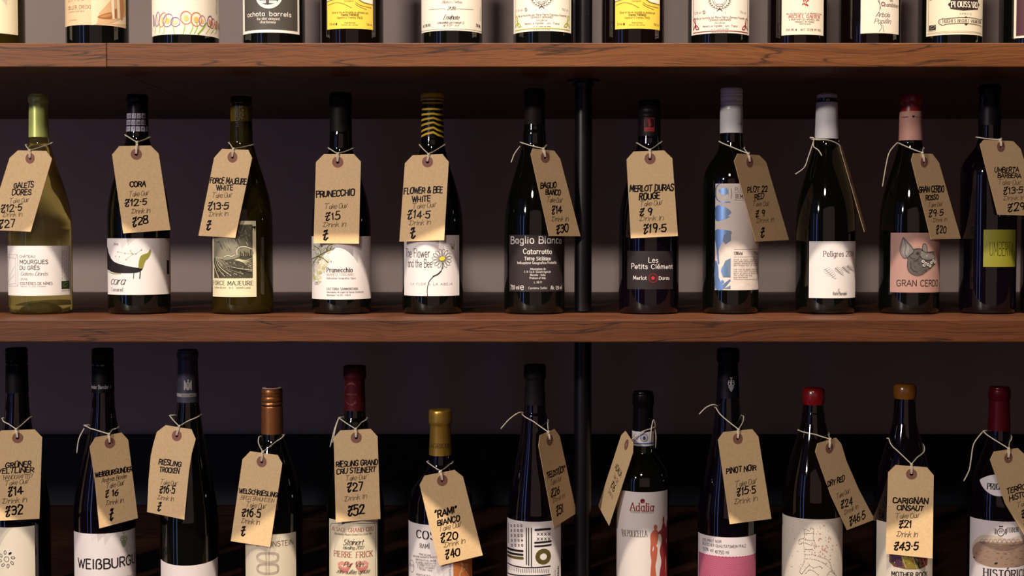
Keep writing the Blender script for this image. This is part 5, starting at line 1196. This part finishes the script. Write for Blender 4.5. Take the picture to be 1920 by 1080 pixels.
b = low('tall slim bottle with a white grape mark on its black capsule and pink mesh label', 1366.5, 56, 653.5, 23, 765, 975, 'hock', DKP, 20.5)
c9 = b
cp = b.cap('bigring', 653, 745, 21, foil('blue_black', '#100d1a', .45, .2), 'blue black capsule', hw2=22, ring=25)
A = b.print_on(cp, 21.4); grape(A, 1372.5, 721.8, 1.25, '#d9d2d8'); A.build('grape_emblem', cp)
L = b.label(1312, 1421, 1008, 1110, '#dfd4d9'); A, T = L[1], L[2]; K = '#3a3038'
T.text('2015 PINOT NOIR', 1320, 1356, 1013.5, 5, 'sans', K, y1=1018); T.text('DEUTSCHER QUALITÄTSWEIN PFALZ', 1320, 1402, 1020.5, 5.2, 'sans', K, y1=1025.5); T.text('13,0% vol', 1320.5, 1341, 1031, 6, 'sans', K, y1=1034.5); A.ell(K, 1346.7, 1034.5, 2.3, 2.6, .8, 2, 16, 0, 20, 330); A.line(K, [(1344.6, 1034.5), (1348.8, 1034.5)], .7, 2); T.text('750 ml', 1350, 1370.5, 1038.8, 6.6, 'sans', K, y1=1038.6)
uu0, uu1 = A.P(1313, 1040)[0], A.P(1421, 1040)[0]; v1 = A.P(1366.5, 1044.5)[1]; v0 = A.P(1366.5, 1120)[1]
A.poly('#b0486c', [(uu0, v0)]+[(uu1, v0)]+[(uu1-(uu1-uu0)*i/44, v1+(1.2 if i % 2 else 0)) for i in range(45)], 1, uv=True)
dots = []
nx = int((uu1-uu0)/3.3)
for j in range(26):
    for i in range(nx):
        x = uu0+1.5+i*3.3+(j % 2)*1.65; y = v1-2-j*1.9
        if x < uu1-1: r_ = .78; dots.append(((x-r_, y), (x, y-r_*.8), (x+r_, y))); dots.append(((x-r_, y), (x+r_, y), (x, y+r_*.8)))
A.add('#dba4b8', dots, 2); A.line('#2a2028', [(1313.5, 1000), (1313.5, 1100)], .8, 2)
finish(L)

b = low('bottle with a red wax top and dotted figure drawing on its label', 1528, 58, 727, 23, 790, 950, 'burgundy', DKB, 20)
c10 = b
b.cap('wax', 726, 758, 21.6, mat('scarlet_wax', '#740f12', rough=.25, coat=.5), 'scarlet wax seal')
L = b.label(1470.5, 1585, 974, 1110, '#dcd1c6'); A, T = L[1], L[2]; K = '#3c3432'; rr = random.Random(12)
def dotted(pts, step=2.1, col=K, w_=.9):
    q = catmull(pts, 4); acc = 0
    for i in range(len(q)-1):
        L_ = math.dist(q[i], q[i+1]); 
        if L_ < .01: continue
        acc += L_
        if acc > step:
            acc = 0; dx, dy = (q[i+1][0]-q[i][0])/L_, (q[i+1][1]-q[i][1])/L_
            A.line(col, [(q[i][0]+rr.uniform(-.3, .3), q[i][1]), (q[i][0]+dx*1.3, q[i][1]+dy*1.3+rr.uniform(-.3, .3))], w_, 2)
s4 = lambda P_: [(1280+a/4.5, 840+c_/4.5) for a, c_ in P_]
for P_ in ([(1045, 685), (1050, 720), (1080, 720), (1120, 715), (1125, 690), (1105, 672), (1090, 700), (1070, 690), (1048, 685)], [(1045, 720), (1045, 760), (1010, 770), (1000, 800), (1015, 812), (1040, 790)], [(1040, 790), (1045, 850), (1050, 930), (1040, 980), (1010, 1040), (1030, 1060), (1060, 1020), (1090, 990)], [(1125, 715), (1125, 770), (1145, 830), (1110, 890), (1180, 920), (1240, 940), (1270, 980), (1280, 1020), (1310, 1060)], [(1050, 770), (1090, 780), (1135, 780)], [(1050, 800), (1090, 815), (1140, 820)], [(1055, 855), (1095, 858), (1130, 852)], [(1050, 900), (1100, 900), (1110, 898)], [(1060, 935), (1130, 940), (1190, 960), (1230, 985), (1290, 1040)], [(1090, 990), (1130, 1010), (1180, 1000), (1210, 1020)], [(1060, 1060), (1090, 1030), (1130, 1040), (1170, 1075)], [(1240, 1075), (1270, 1040), (1300, 1060), (1320, 1078)]):
    dotted(s4(P_), 1.5)
for i in range(70): x, y = rr.uniform(1474, 1580), rr.uniform(984, 1078); A.ell(rr.choice(('#8a7a72', '#6a5a54', '#b04840')), x, y, .7, .6, None, 2, 6)
for i in range(34): x, y = rr.gauss(1551, 11), rr.gauss(1027, 13); A.ell('#b8453c', x, y, rr.uniform(.7, 1.6), rr.uniform(.7, 1.3), .45, 2, 8) if 1475 < x < 1580 and 982 < y < 1070 else None
finish(L)

b = low('bottle with an amber wax top and a label with a coloured patchwork band', 1700, 58.5, 720, 22.5, 790, 950, 'burgundy', DKP, 20.3)
c11 = b
b.cap('wax', 719, 747, 22.2, mat('amber_wax', '#744713', rough=.25, coat=.5), 'amber wax seal')
L = b.label(1649, 1755.5, 983, 1110, '#d9cfc0'); A, T = L[1], L[2]; K = '#1c1518'
X = lambda v: 1600+v/4.5; Y = lambda v: 840+v/4.5
A.poly('#6a4a34', [(X(330), Y(880)), (X(660), Y(880)), (X(655), Y(985)), (X(600), Y(1020)), (X(480), Y(1025)), (X(370), Y(1000)), (X(330), Y(960))], 1)
for cc, q in (('#8a7a34', [(430, 890), (520, 890), (590, 1018), (480, 1022), (455, 1000)]), ('#4a2a48', [(350, 900), (420, 890), (445, 1000), (400, 1000), (345, 950)]), ('#7a3026', [(560, 890), (655, 890), (655, 985), (620, 1010), (590, 940)]), ('#2a2438', [(520, 890), (560, 890), (600, 1018), (585, 1020)]), ('#a09a4a', [(520, 960), (560, 930), (600, 1000), (570, 1010)])):
    A.poly(cc, [(X(a), Y(c_)) for a, c_ in q], 2)
rr = random.Random(2)
for i in range(26): A.ell(rr.choice(('#241a2c', '#b0a860', '#8a4030', '#3a2a20')), X(rr.uniform(350, 640)), Y(rr.uniform(895, 1000)), rr.uniform(.8, 2.6), rr.uniform(.8, 2), None, 3, 7, rr.uniform(0, 90))
for a in (430, 520, 600): A.line('#d8cdb8', [(X(a), Y(880)), (X(a+20), Y(950)), (X(a+45), Y(1020))], .6, 4, 3)
T.text('MOTHER ROCK', 1678, 1745.5, 1082.5, 8.8, 'bold', K, weight=.19)
finish(L)

b = low('bottle with a dark red capsule and a white shoulder band above a hill drawing', 1878, 58, 726, 22.5, 822, 950, 'burgundy', DKP, 20)
c12 = b
b.cap('foil', 725, 806.5, 20.4, foil('dark_red', '#4e0b16', .3, .35), 'dark red foil capsule', hw2=22, ring=25)
L = b.label(1825.5, 1934, 978, 1110, '#ddd3d8'); A, T = L[1], L[2]; K = '#1d161a'
X = lambda v: 1600+v/4.5; Y = lambda v: 840+v/4.5
A.poly('#c9b8ac', [(X(1050), Y(790)), (X(1120), Y(735)), (X(1250), Y(745)), (X(1340), Y(770)), (X(1440), Y(740)), (X(1500), Y(800)), (X(1500), Y(960)), (X(1380), Y(1000)), (X(1250), Y(1012)), (X(1130), Y(990)), (X(1060), Y(950)), (X(1035), Y(870))], 1, 4)
A.poly('#9a7f70', [(X(1055), Y(820)), (X(1110), Y(790)), (X(1300), Y(800)), (X(1500), Y(790)), (X(1500), Y(960)), (X(1250), Y(1008)), (X(1130), Y(985)), (X(1060), Y(945)), (X(1040), Y(870))], 2, 4)
A.poly('#7a6258', [(X(1100), Y(790)), (X(1200), Y(850)), (X(1330), Y(870)), (X(1440), Y(830)), (X(1480), Y(800)), (X(1300), Y(815))], 3, 3)
rr = random.Random(6)
for i in range(70):
    a, c_ = rr.uniform(1060, 1440), rr.uniform(800, 985)
    A.line(rr.choice(('#5e4a42', '#7a6458', '#b09a8c')), [(X(a), Y(c_)), (X(a+rr.uniform(12, 34)), Y(c_+rr.uniform(-6, 10)))], .5, 4)
for i in range(9): a = 1100+i*38; A.line('#4a3c38', [(X(a), Y(800)), (X(a+8), Y(775)), (X(a+26), Y(772)), (X(a+34), Y(800))], .5, 4, 2)
A.ell(K, X(1240), Y(975), 3.5, 1.8, None, 5, 9, 25); A.ell('#3a2c2a', X(1055), Y(925), 2.6, 1.8, None, 5, 9)
T.text('TERROIR', X(1330), 1917, 998, 9, 'serif', K, weight=.13)
A.ell(K, X(1277), Y(712), 6.2, 7.4, 1.1, 3, 20); T.text('Y', X(1262), X(1275), 1000.5, 6, 'bold', K); T.text('Y', X(1280), X(1292), 1000.5, 6, 'bold', K); A.poly(K, [(X(1260), Y(668)), (X(1265), Y(655)), (X(1278), Y(662)), (X(1291), Y(655)), (X(1296), Y(668))], 3)
for s_ in (-1, 1):
    for j in range(5): A.line(K, [(X(1277+s_*36), Y(690+j*9)), (X(1277+s_*52), Y(682+j*10))], 1.1, 3)
u0_, u1_ = T.P(1853, 1070)[0], T.P(1932, 1070)[0]; vb = T.P(1878, 1090)[1]
T.text('HISTÓRICO', 1852, 1932, 1084, 15, 'sbold', K, weight=.17)
T.text('Seco', X(1400), X(1440), 1063, 4, 'italic', '#3a302e')
finish(L)
# shoulder band
L = b.label(1841, 1915, 890, 931, '#ddd5db', name='shoulder_label', rpx=46, shape=lambda f: ((1-4*f*(1-f))*.62, 1-.32*(1-4*f*(1-f)))); T = L[2]
T.text('PRIORAT', 1857, 1902, 917, 11, 'sbold', '#2a2228', weight=.2, y1=918); finish(L)

# ================================================================== price tags
M = 'M'; p = 'p'; BB = 'B'
TAG(b1, 'mid', 'kraft tag reading GALETS DORES on the pale golden bottle',
    [(18.5, 296), (34, 282), (87, 283), (98, 297.5), (58, 434.5), (-24, 431)], (57, 297),
    [(M, 'GALETS', 26, 353, 63.5, 351, 10), (M, 'DORES', 23, 366, 59, 365, 10), TK(17.5, 381.5, 54, 379), (BB, '£12·5', 2, 398, 42, 394, 13), DR(5, 407.5, 42, 406), (BB, '£27', -2, 428, 29, 424, 14)],
    string=dict(L=(47.5, 271.5), R=(99.5, 267.5), knot=(57.4, 282)))
TAG(b2, 'mid', 'kraft tag reading CORA, £12.5 and £28',
    [(210, 290), (223.4, 274), (282, 272.7), (297.5, 288), (319.5, 431), (231, 437.7)], (255.5, 289.4),
    [(M, 'CORA', 243, 350, 273, 350, 10), TK(241, 369, 278, 366), (BB, '£12·5', 234, 387, 275.5, 383, 12), DR(246, 401, 281, 399), (BB, '£28', 248, 424, 278, 419, 14)],
    string=dict(L=(234.5, 252), R=(282.4, 256.7), knot=(257, 266.5)))
TAG(b3, 'mid', 'kraft tag reading FORCE MAJEURE WHITE on the olive bottle',
    [(402, 295.4), (417, 279), (466, 281), (473, 296), (441.5, 446), (372.4, 441.8)], (436.3, 294.7),
    [(M, 'FORCE MAJEURE', 394, 343, 462, 345.6, 10), (M, 'WHITE', 405.5, 357, 437, 356.5, 9), TK(397.5, 371, 434.5, 370), (BB, '£13·5', 390, 393, 429, 391.5, 13), DR(391.4, 406.4, 428, 405), (BB, '£', 387.3, 430, 396, 430, 16)],
    string=dict(L=(430, 267), R=(475.7, 270.6), knot=(438.7, 279)))
TAG(b4, 'mid', 'kraft tag reading PRUNECCHIO, £15',
    [(592.4, 304), (607.4, 289), (663.7, 289), (676.6, 303), (673, 457), (588, 456)], (633.3, 304),
    [(M, 'PRUNECCHIO', 592.5, 370, 665, 366, 10.5), TK(608, 392, 651, 390), (BB, '£15', 610, 413, 638, 410.5, 12.5), DR(605, 426, 648.5, 425), (BB, '£', 606.5, 449, 616, 447.5, 16)],
    string=dict(L=(616, 277), R=(663.7, 277.5), knot=(634, 288)))
TAG(b5, 'mid', 'kraft tag reading FLOWER & BEE WHITE under the striped neck',
    [(759.4, 306), (774, 291), (830, 289), (841.6, 303.5), (833, 450.5), (749, 453)], (801.8, 303.5),
    [(M, 'FLOWER & BEE', 757.5, 363.5, 830, 361, 10), (M, 'WHITE', 772.4, 379, 807, 377, 9.5), TK(773, 392, 817, 388), (BB, '£14·5', 763.7, 410, 807, 408, 13), DR(766.6, 423, 807.5, 421), (BB, '£', 771, 446, 780, 444, 17)],
    string=dict(L=(786, 271), R=(834.6, 270.4), knot=(804.5, 289)))
TAG(b6, 'mid', 'kraft tag reading BAGLIO BIANCO turned toward the black pipe',
    [(994.6, 289), (998.5, 278.5), (1038.6, 282.6), (1050, 298), (1088, 443), (1029, 442.4)], (1021.7, 295),
    [(M, 'BAGLIO', 1013, 353, 1042.5, 352, 10), (M, 'BIANCO', 1022, 364.5, 1050, 366, 9.5), TK(1024, 379, 1053, 380), (BB, '£14', 1033.7, 401, 1053, 399, 12.5), DR(1033, 415.5, 1065, 415), (BB, '£30', 1042.5, 438, 1065, 434, 14)],
    string=dict(L=(975.4, 266.7), R=(1025, 272), knot=(1018, 278.7), tails=([(975.4, 274), (965, 288), (958.5, 304.6)],)))
TAG(b7, 'mid', 'kraft tag reading MERLOT DURAS ROUGE, £19.5',
    [(1174.7, 299), (1188, 284), (1245, 282), (1260.6, 297), (1271, 442.5), (1182.6, 446.8)], (1218.7, 297.5),
    [(M, 'MERLOT DURAS', 1180, 359.5, 1262.7, 357, 10.5), (M, 'ROUGE', 1198, 375, 1237, 372, 11), TK(1199, 387.5, 1241, 384), (BB, '£ 9', 1199, 404, 1223, 402, 13), DR(1198, 415, 1243.5, 413), (BB, '£19·5', 1205.5, 437, 1249, 434, 14)],
    string=dict(L=(1194.4, 267.7), R=(1240.7, 265), knot=(1218.7, 281)))
TAG(b8, 'mid', 'kraft tag reading PLOT 22 RED',
    [(1376, 302), (1382.6, 288), (1423, 291), (1436, 304), (1478.7, 450), (1416.4, 453)], (1405, 304),
    [(M, 'PLOT 22', 1400.4, 360.6, 1438, 359, 10), (M, 'RED', 1414.3, 375, 1431.7, 371.6, 9.5), TK(1409.7, 387, 1441, 386), (BB, '£ 9', 1415.7, 407, 1433.7, 404, 12), DR(1417, 418.5, 1450.6, 416), (BB, '£', 1425.3, 444, 1433, 443, 16)],
    string=dict(L=(1348.3, 264.8), R=(1393.5, 276), knot=(1401.6, 288)))
TAG(b10, 'mid', 'kraft tag reading GRAN CERDO ROSSO on the pig head bottle',
    [(1708, 300), (1712, 287), (1747.7, 288.6), (1760, 305), (1801, 447.5), (1745, 448.6)], (1732, 304),
    [(M, 'GRAN CERDO', 1721.5, 361, 1769, 359.7, 10.5), (M, 'ROSSO', 1734.8, 376, 1758.7, 374, 9.5), TK(1739, 389, 1765.8, 386, 8), (BB, '£9·5', 1740, 407, 1768, 404, 11.5), DR(1748, 417, 1774.5, 415, 8), (BB, '£20', 1754, 438, 1773, 436, 13)],
    string=dict(L=(1683.7, 267.5), R=(1731, 277), knot=(1727.8, 286.5), tails=([(1683, 267), (1668, 285), (1661, 312), (1654.7, 349.7)],)))
TAG(b11, 'mid', 'kraft tag reading UMBERTA BARBERA, £29',
    [(1836.8, 270.7), (1844.5, 262), (1899.3, 264.8), (1913, 279), (1952, 405), (1870, 402.5)], (1876, 275),
    [(M, 'UMBERTA', 1863.7, 323, 1909.4, 323, 9), (M, 'BARBERA', 1869.6, 333, 1913.6, 334, 8.5), TK(1869.6, 346, 1913, 346.5), (BB, '£13·5', 1880, 364, 1917, 361, 12.5), DR(1879.7, 376.5, 1920, 375), (BB, '£29', 1888, 397, 1921, 393, 14)],
    string=dict(L=(1830, 257), R=(1876.5, 259), knot=(1874.3, 262)))
TAG(c1, 'low', 'kraft tag reading GRÜNER VELTLINER, £14 and £32',
    [(-12, 822), (2, 807), (65, 805), (79, 819.6), (73.8, 972.7), (-16, 977)], (33, 821),
    [(M, 'GRÜNER', 9.3, 876.7, 58, 875, 9.5), (M, 'VELTLINER', -6, 888.5, 63, 885, 9), (p, "'HANDCRAFTED'", 4, 899.5, 60.4, 896, 8), TK(8, 911, 53, 906), (BB, '£14', 14.4, 930, 42.7, 926, 15), DR(3.3, 945, 50, 941, 10), (BB, '£32', 10, 968, 43, 962, 16)],
    string=dict(L=(3.3, 784.4), R=(56, 782.5), knot=(30.4, 804.4)))
TAG(c2, 'low', 'kraft tag reading WEIßBURGUNDER, £16',
    [(168, 838), (178.4, 820), (227.8, 811), (240, 824.4), (246.7, 878), (258.4, 971.5), (186, 990.7), (178, 905)], (205.6, 830.4),
    [(M, 'WEIßBURGUNDER', 177.8, 895, 247.8, 883, 9), (p, 'Andreas Bender', 190, 905.5, 237.8, 896, 8.5), TK(198.4, 916.7, 232, 909, 9.5), (BB, '£ 16', 196.7, 932, 221.5, 928, 12), DR(197.8, 947.8, 231, 942), (BB, '£', 205.6, 974.4, 212, 973, 20)],
    string=dict(L=(157.3, 797.5), R=(212.7, 802), knot=(203.8, 813.5), tails=([(158, 803), (148, 823), (144, 849.5)],)))
TAG(c3, 'low', 'kraft tag reading RIESLING TROCKEN, curling at its sides',
    [(294.4, 810), (311, 797), (359.3, 804.7), (367.3, 823), (360, 850), (354.5, 885), (346, 974.4), (276.2, 960), (279, 900), (283, 855), (288, 832)], (331.8, 817),
    [(M, 'RIESLING', 297.8, 870, 339.5, 875.5, 9.5), (M, 'TROCKEN', 299, 884.4, 336, 888, 9), TK(300, 907.8, 331.5, 911), (BB, '£16·5', 299, 923.5, 327.8, 925, 13), DR(295, 936.7, 325.5, 940), (BB, '£', 295.6, 956.7, 302, 957, 15)],
    string=dict(L=(317.8, 779), R=(368.2, 778), knot=(337, 799)))
TAG(c4, 'low', 'kraft tag reading WELSCHRIESLING under the copper cap',
    [(454.9, 861), (469.3, 846), (521, 853), (529.6, 868.7), (506.7, 1025.6), (433, 1014.4)], (491, 865.6),
    [(M, 'WELSCHRIESLING', 448.4, 924, 520.5, 932, 8.5), (p, 'BIRGIT BRAUNSTEIN', 451.5, 936, 514, 942, 7), TK(461, 950, 498, 954, 9.5), (BB, '£16·5', 453, 967, 488.5, 970, 14), DR(452, 980.5, 486.7, 984, 9.5), (BB, '£', 452.5, 1003, 460.5, 1003, 16)],
    string=dict(L=(485.6, 819.5), R=(529.6, 815.5), knot=(493.8, 847), Lm=(485, 831), Rm=(520, 826)))
TAG(c5, 'low', 'kraft tag reading RIESLING GRAND CRU STEINERT, £52',
    [(625.6, 821), (637.8, 807), (695, 804), (707.8, 818), (713.3, 973), (629.6, 979)], (667.8, 820.4),
    [(M, 'RIESLING GRAND', 629.6, 875.6, 708.4, 871, 9.5), (M, 'CRU STEINERT', 630.4, 889, 704.4, 884.5, 9), TK(647.3, 901.5, 687, 898), (BB, '£27', 650.4, 922, 680.7, 917.5, 14.5), DR(645.6, 940.5, 687.8, 934), (BB, '£52', 652, 966.7, 683, 962, 16)],
    string=dict(L=(635, 783), R=(683, 785), knot=(667, 804), tails=([(635, 784), (627, 806), (619, 838)], [(635, 785), (630, 800), (624, 830)])))
TAG(c6, 'low', 'kraft tag reading RAMI BIANCO under the gold capsule',
    [(786.7, 909), (796, 891.6), (851.8, 881), (867.8, 893.3), (905, 1041), (822.9, 1060.7)], (829, 900.7),
    [(M, '"RAMI"', 815.6, 971, 856.7, 960, 12), (M, 'BIANCO', 820, 985.5, 862, 976, 10), TK(822, 997, 863.8, 987, 10), (BB, '£20', 825.6, 1017, 858, 1009, 14), DR(831.8, 1027, 872, 1018, 9.5), (BB, '£40', 834.4, 1048, 862, 1041, 14)],
    string=dict(L=(800, 865.5), R=(847.8, 866.7), knot=(826, 883)))
TAG(c7, 'low', 'kraft tag reading FELDSTÜCK turned toward the lower pipe',
    [(1009.3, 836), (1012, 816), (1039.3, 804.4), (1049, 818), (1080.4, 962), (1037.8, 989)], (1030, 825),
    [(M, '"FELDSTÜCK"', 1024.4, 897, 1059, 884, 10.5), TK(1031, 911, 1051.5, 901), (BB, '£26', 1032.5, 932, 1048.5, 925, 14), DR(1035.6, 943.5, 1058, 933), (BB, '£51', 1043.3, 967, 1055.5, 959, 16)], ang=53,
    string=dict(L=(981, 775), R=(1026.7, 790), knot=(1026.7, 810), tails=([(981, 773.5), (972, 774), (955, 786), (939, 804)],)))
TAG(c9, 'low', 'kraft tag reading PINOT NOIR, £15.5',
    [(1346, 824.4), (1356, 810), (1410, 804.4), (1421.6, 818.4), (1446, 972.7), (1368, 982.7)], (1383, 822.5),
    [(M, 'PINOT NOIR', 1361, 888.5, 1417.3, 881, 9.5), TK(1377.3, 914, 1417.8, 906, 10), (BB, '£15·5', 1381, 930, 1416.7, 923.5, 13), DR(1376, 946, 1419.6, 939, 10)],
    string=dict(L=(1349.3, 763), R=(1394.4, 780.6), knot=(1383.8, 805), Lm=(1352, 778), Rm=(1393, 791), tails=([(1349.3, 763), (1338, 758.7), (1324, 764), (1311, 776.7)],)))
TAG(c10, 'low', 'kraft tag reading DRY RED on the red wax bottle',
    [(1528, 846.7), (1532.7, 831), (1567.3, 820.6), (1576.7, 831.8), (1586.7, 864.4), (1609, 916), (1639.6, 974), (1587.8, 993.8), (1557.8, 930), (1539, 878)], (1554.4, 840),
    [(M, 'DRY RED', 1551, 913, 1583, 901, 9.5), TK(1567.8, 936, 1592, 924), (BB, '£24', 1576, 953, 1597.8, 945, 13), DR(1582, 966, 1608.5, 953), (BB, '£46·5', 1592, 985, 1622, 971.5, 14)], ang=46,
    string=dict(L=(1509.3, 807), R=(1553.3, 813), knot=(1555, 823), tails=([(1508, 812), (1504, 830), (1497, 852)],)))
TAG(c11, 'low', 'kraft tag reading CARIGNAN CINSAUT, £43.5',
    [(1665, 885.6), (1679.3, 871.6), (1738, 876), (1750.7, 891), (1748.4, 1047), (1660.4, 1038)], (1709, 889),
    [(M, 'CARIGNAN', 1673.3, 942.7, 1739.6, 945, 10.5), (M, 'CINSAUT', 1681, 955.8, 1730.7, 958, 9.5), TK(1678, 972, 1723, 970.5), (BB, '£21', 1685, 989, 1709, 988.5, 13), DR(1680.4, 1006, 1720, 1007, 10.5), (BB, '£43·5', 1675.6, 1030, 1721, 1031.5, 15)],
    string=dict(L=(1674.4, 822), R=(1728.2, 833), knot=(1709, 870), Lm=(1676, 837), Rm=(1728, 846)))
TAG(c12, 'low', 'kraft tag reading TERROIR HISTORICO at the right edge',
    [(1856, 862), (1863, 846.7), (1907.8, 840), (1922, 853), (1985, 988), (1925, 1012), (1884.4, 944.4)], (1890, 858.4),
    [(M, 'TERROIR', 1887, 926.5, 1933, 913, 10), (M, 'HISTÓRICO', 1892, 940, 1950, 922, 10), TK(1905.6, 952, 1945, 940), (BB, '£21', 1914.5, 971, 1938, 963, 14), DR(1918, 984, 1955, 972), (BB, '£43', 1925, 1003, 1952, 994, 13)],
    string=dict(L=(1843.8, 807.7), R=(1892.2, 817), knot=(1890, 840.6), Lm=(1853, 817), Rm=(1893, 828), tails=([(1843, 809), (1826, 832), (1821, 860), (1817, 882), (1807, 902)],)))

def turned_tag(B, label, H, down, width, hole_y, texts, wid=.0615, length=.117, hdist=.012):
    """a card seen almost edge-on: built in its own frame, hanging from point H"""
    e2 = -Vector(down).normalized(); e1 = Vector(width); e1 = (e1-e2*e1.dot(e2)).normalized()
    S = B.S; fl = Flat(H, e1, e2, S); root = thing('price_tag', label, 'tag', tuple(H), GROUP_TAGS['mid' if B.base_z > -.3 else 'low']); ORG[root.name] = root.location.copy()
    w2 = wid/2/S; l = length/S; t = hdist/S; c = .0105/S
    ol = [(-w2, t-c), (-w2+c, t), (w2-c, t), (w2, t-c), (w2, t-l), (-w2, t-l)][::-1]
    cd = card(root, fl, ol, (0, 0), 10.3, 3.1); a = Art(fl)
    for style, txt, u0, u1, v, h in texts:
        wt, th_, sh_, se, ji, sp, rn = STYLE[style]
        a.text_uv(txt, (u0, v), (u1, v), h, wt, th_, sh_, se, ji, sp, rn, MARK if style == 'marker' else PEN, 1)
    a.build('handwriting', cd)
    return root
# the edge-on tag beside the white sleeve bottle
H = pt(1580, 289, b9.ay-.006)
d = Vector((.034, 0, -.113)); r9 = turned_tag(b9, 'kraft tag seen edge-on beside the white sleeve bottle', H, d, (.0170, .059, .004), 289, [('marker', 'PELIGRES', -24, 24, -60, 10)])
P9 = lambda x, y, dy=0: pt(x, y, b9.ay+dy)
tubes('string', [catmull([tuple(around(b9, v)) for v in (P9(1523, 261, 0), P9(1535, 262, -.014), P9(1548, 262, -.019), P9(1561, 265, -.016), P9(1571, 272, -.008), P9(1576, 281, -.006))]+[tuple(H+Vector((0, 0, .001)))], 5),
    catmull([tuple(P9(1523, 261)), tuple(P9(1519, 258, -.002)), tuple(P9(1526, 259, -.004)), tuple(P9(1525, 266, -.003)), tuple(P9(1515, 296, -.006)), tuple(P9(1508, 314, -.006)), tuple(P9(1491.5, 326.5, -.008))], 5),
    catmull([tuple(around(b9, P9(1525, 266, -.004))), tuple(around(b9, P9(1526, 275, -.012))), tuple(around(b9, P9(1535, 282, -.022))), tuple(around(b9, P9(1541, 292, -.024)))], 5),
    [Vector((b9.ax+(b9.rad(P9(1548, 262).z)+.0012)*math.sin(a), b9.ay-(b9.rad(P9(1548, 262).z)+.0012)*math.cos(a), P9(1548, 262+3*i/12).z)) for i in range(13) for a in (math.radians(-80-200*i/12),)]],
    .00078, STRINGM, r9)
# the tag that swings out on the left of the band bottle
H = pt(1175.5, 834, c8.ay-.012)
r8 = turned_tag(c8, 'kraft tag seen almost edge-on, swung out beside the banded bottle', H, (-.033, .022, -.112), (.0100, -.055, -.013), 834, [('marker', 'ADALIA', -20, 24, -58, 11), ('pen', 'Take Out', -16, 18, -74, 9), ('marker', '£16', -12, 14, -92, 13), ('pen', 'Drink In', -16, 18, -106, 9)])
P8 = lambda x, y, dy=0: tuple(around(c8, pt(x, y, c8.ay+dy), .0018))
tubes('string', [catmull([tuple(H), P8(1181, 827, -.014), P8(1190, 820, -.016), P8(1205, 809, -.019), P8(1220, 804, -.012), P8(1229, 800, -.002)], 6),
    catmull([P8(1229, 800), P8(1226, 787, -.006), P8(1222, 800, -.013), P8(1219, 829, -.014)], 5), catmull([P8(1228, 803), P8(1230, 820, -.003), P8(1227, 840, -.002)], 4),
    [Vector((c8.ax+(c8.rad(pt(1229, 800, c8.ay).z)+.0012)*math.sin(a), c8.ay-(c8.rad(pt(1229, 800, c8.ay).z)+.0012)*math.cos(a), pt(1229, 800+20*i/12, c8.ay).z)) for i in range(13) for a in (math.radians(95+165*i/12),)]], .00078, STRINGM, r8)
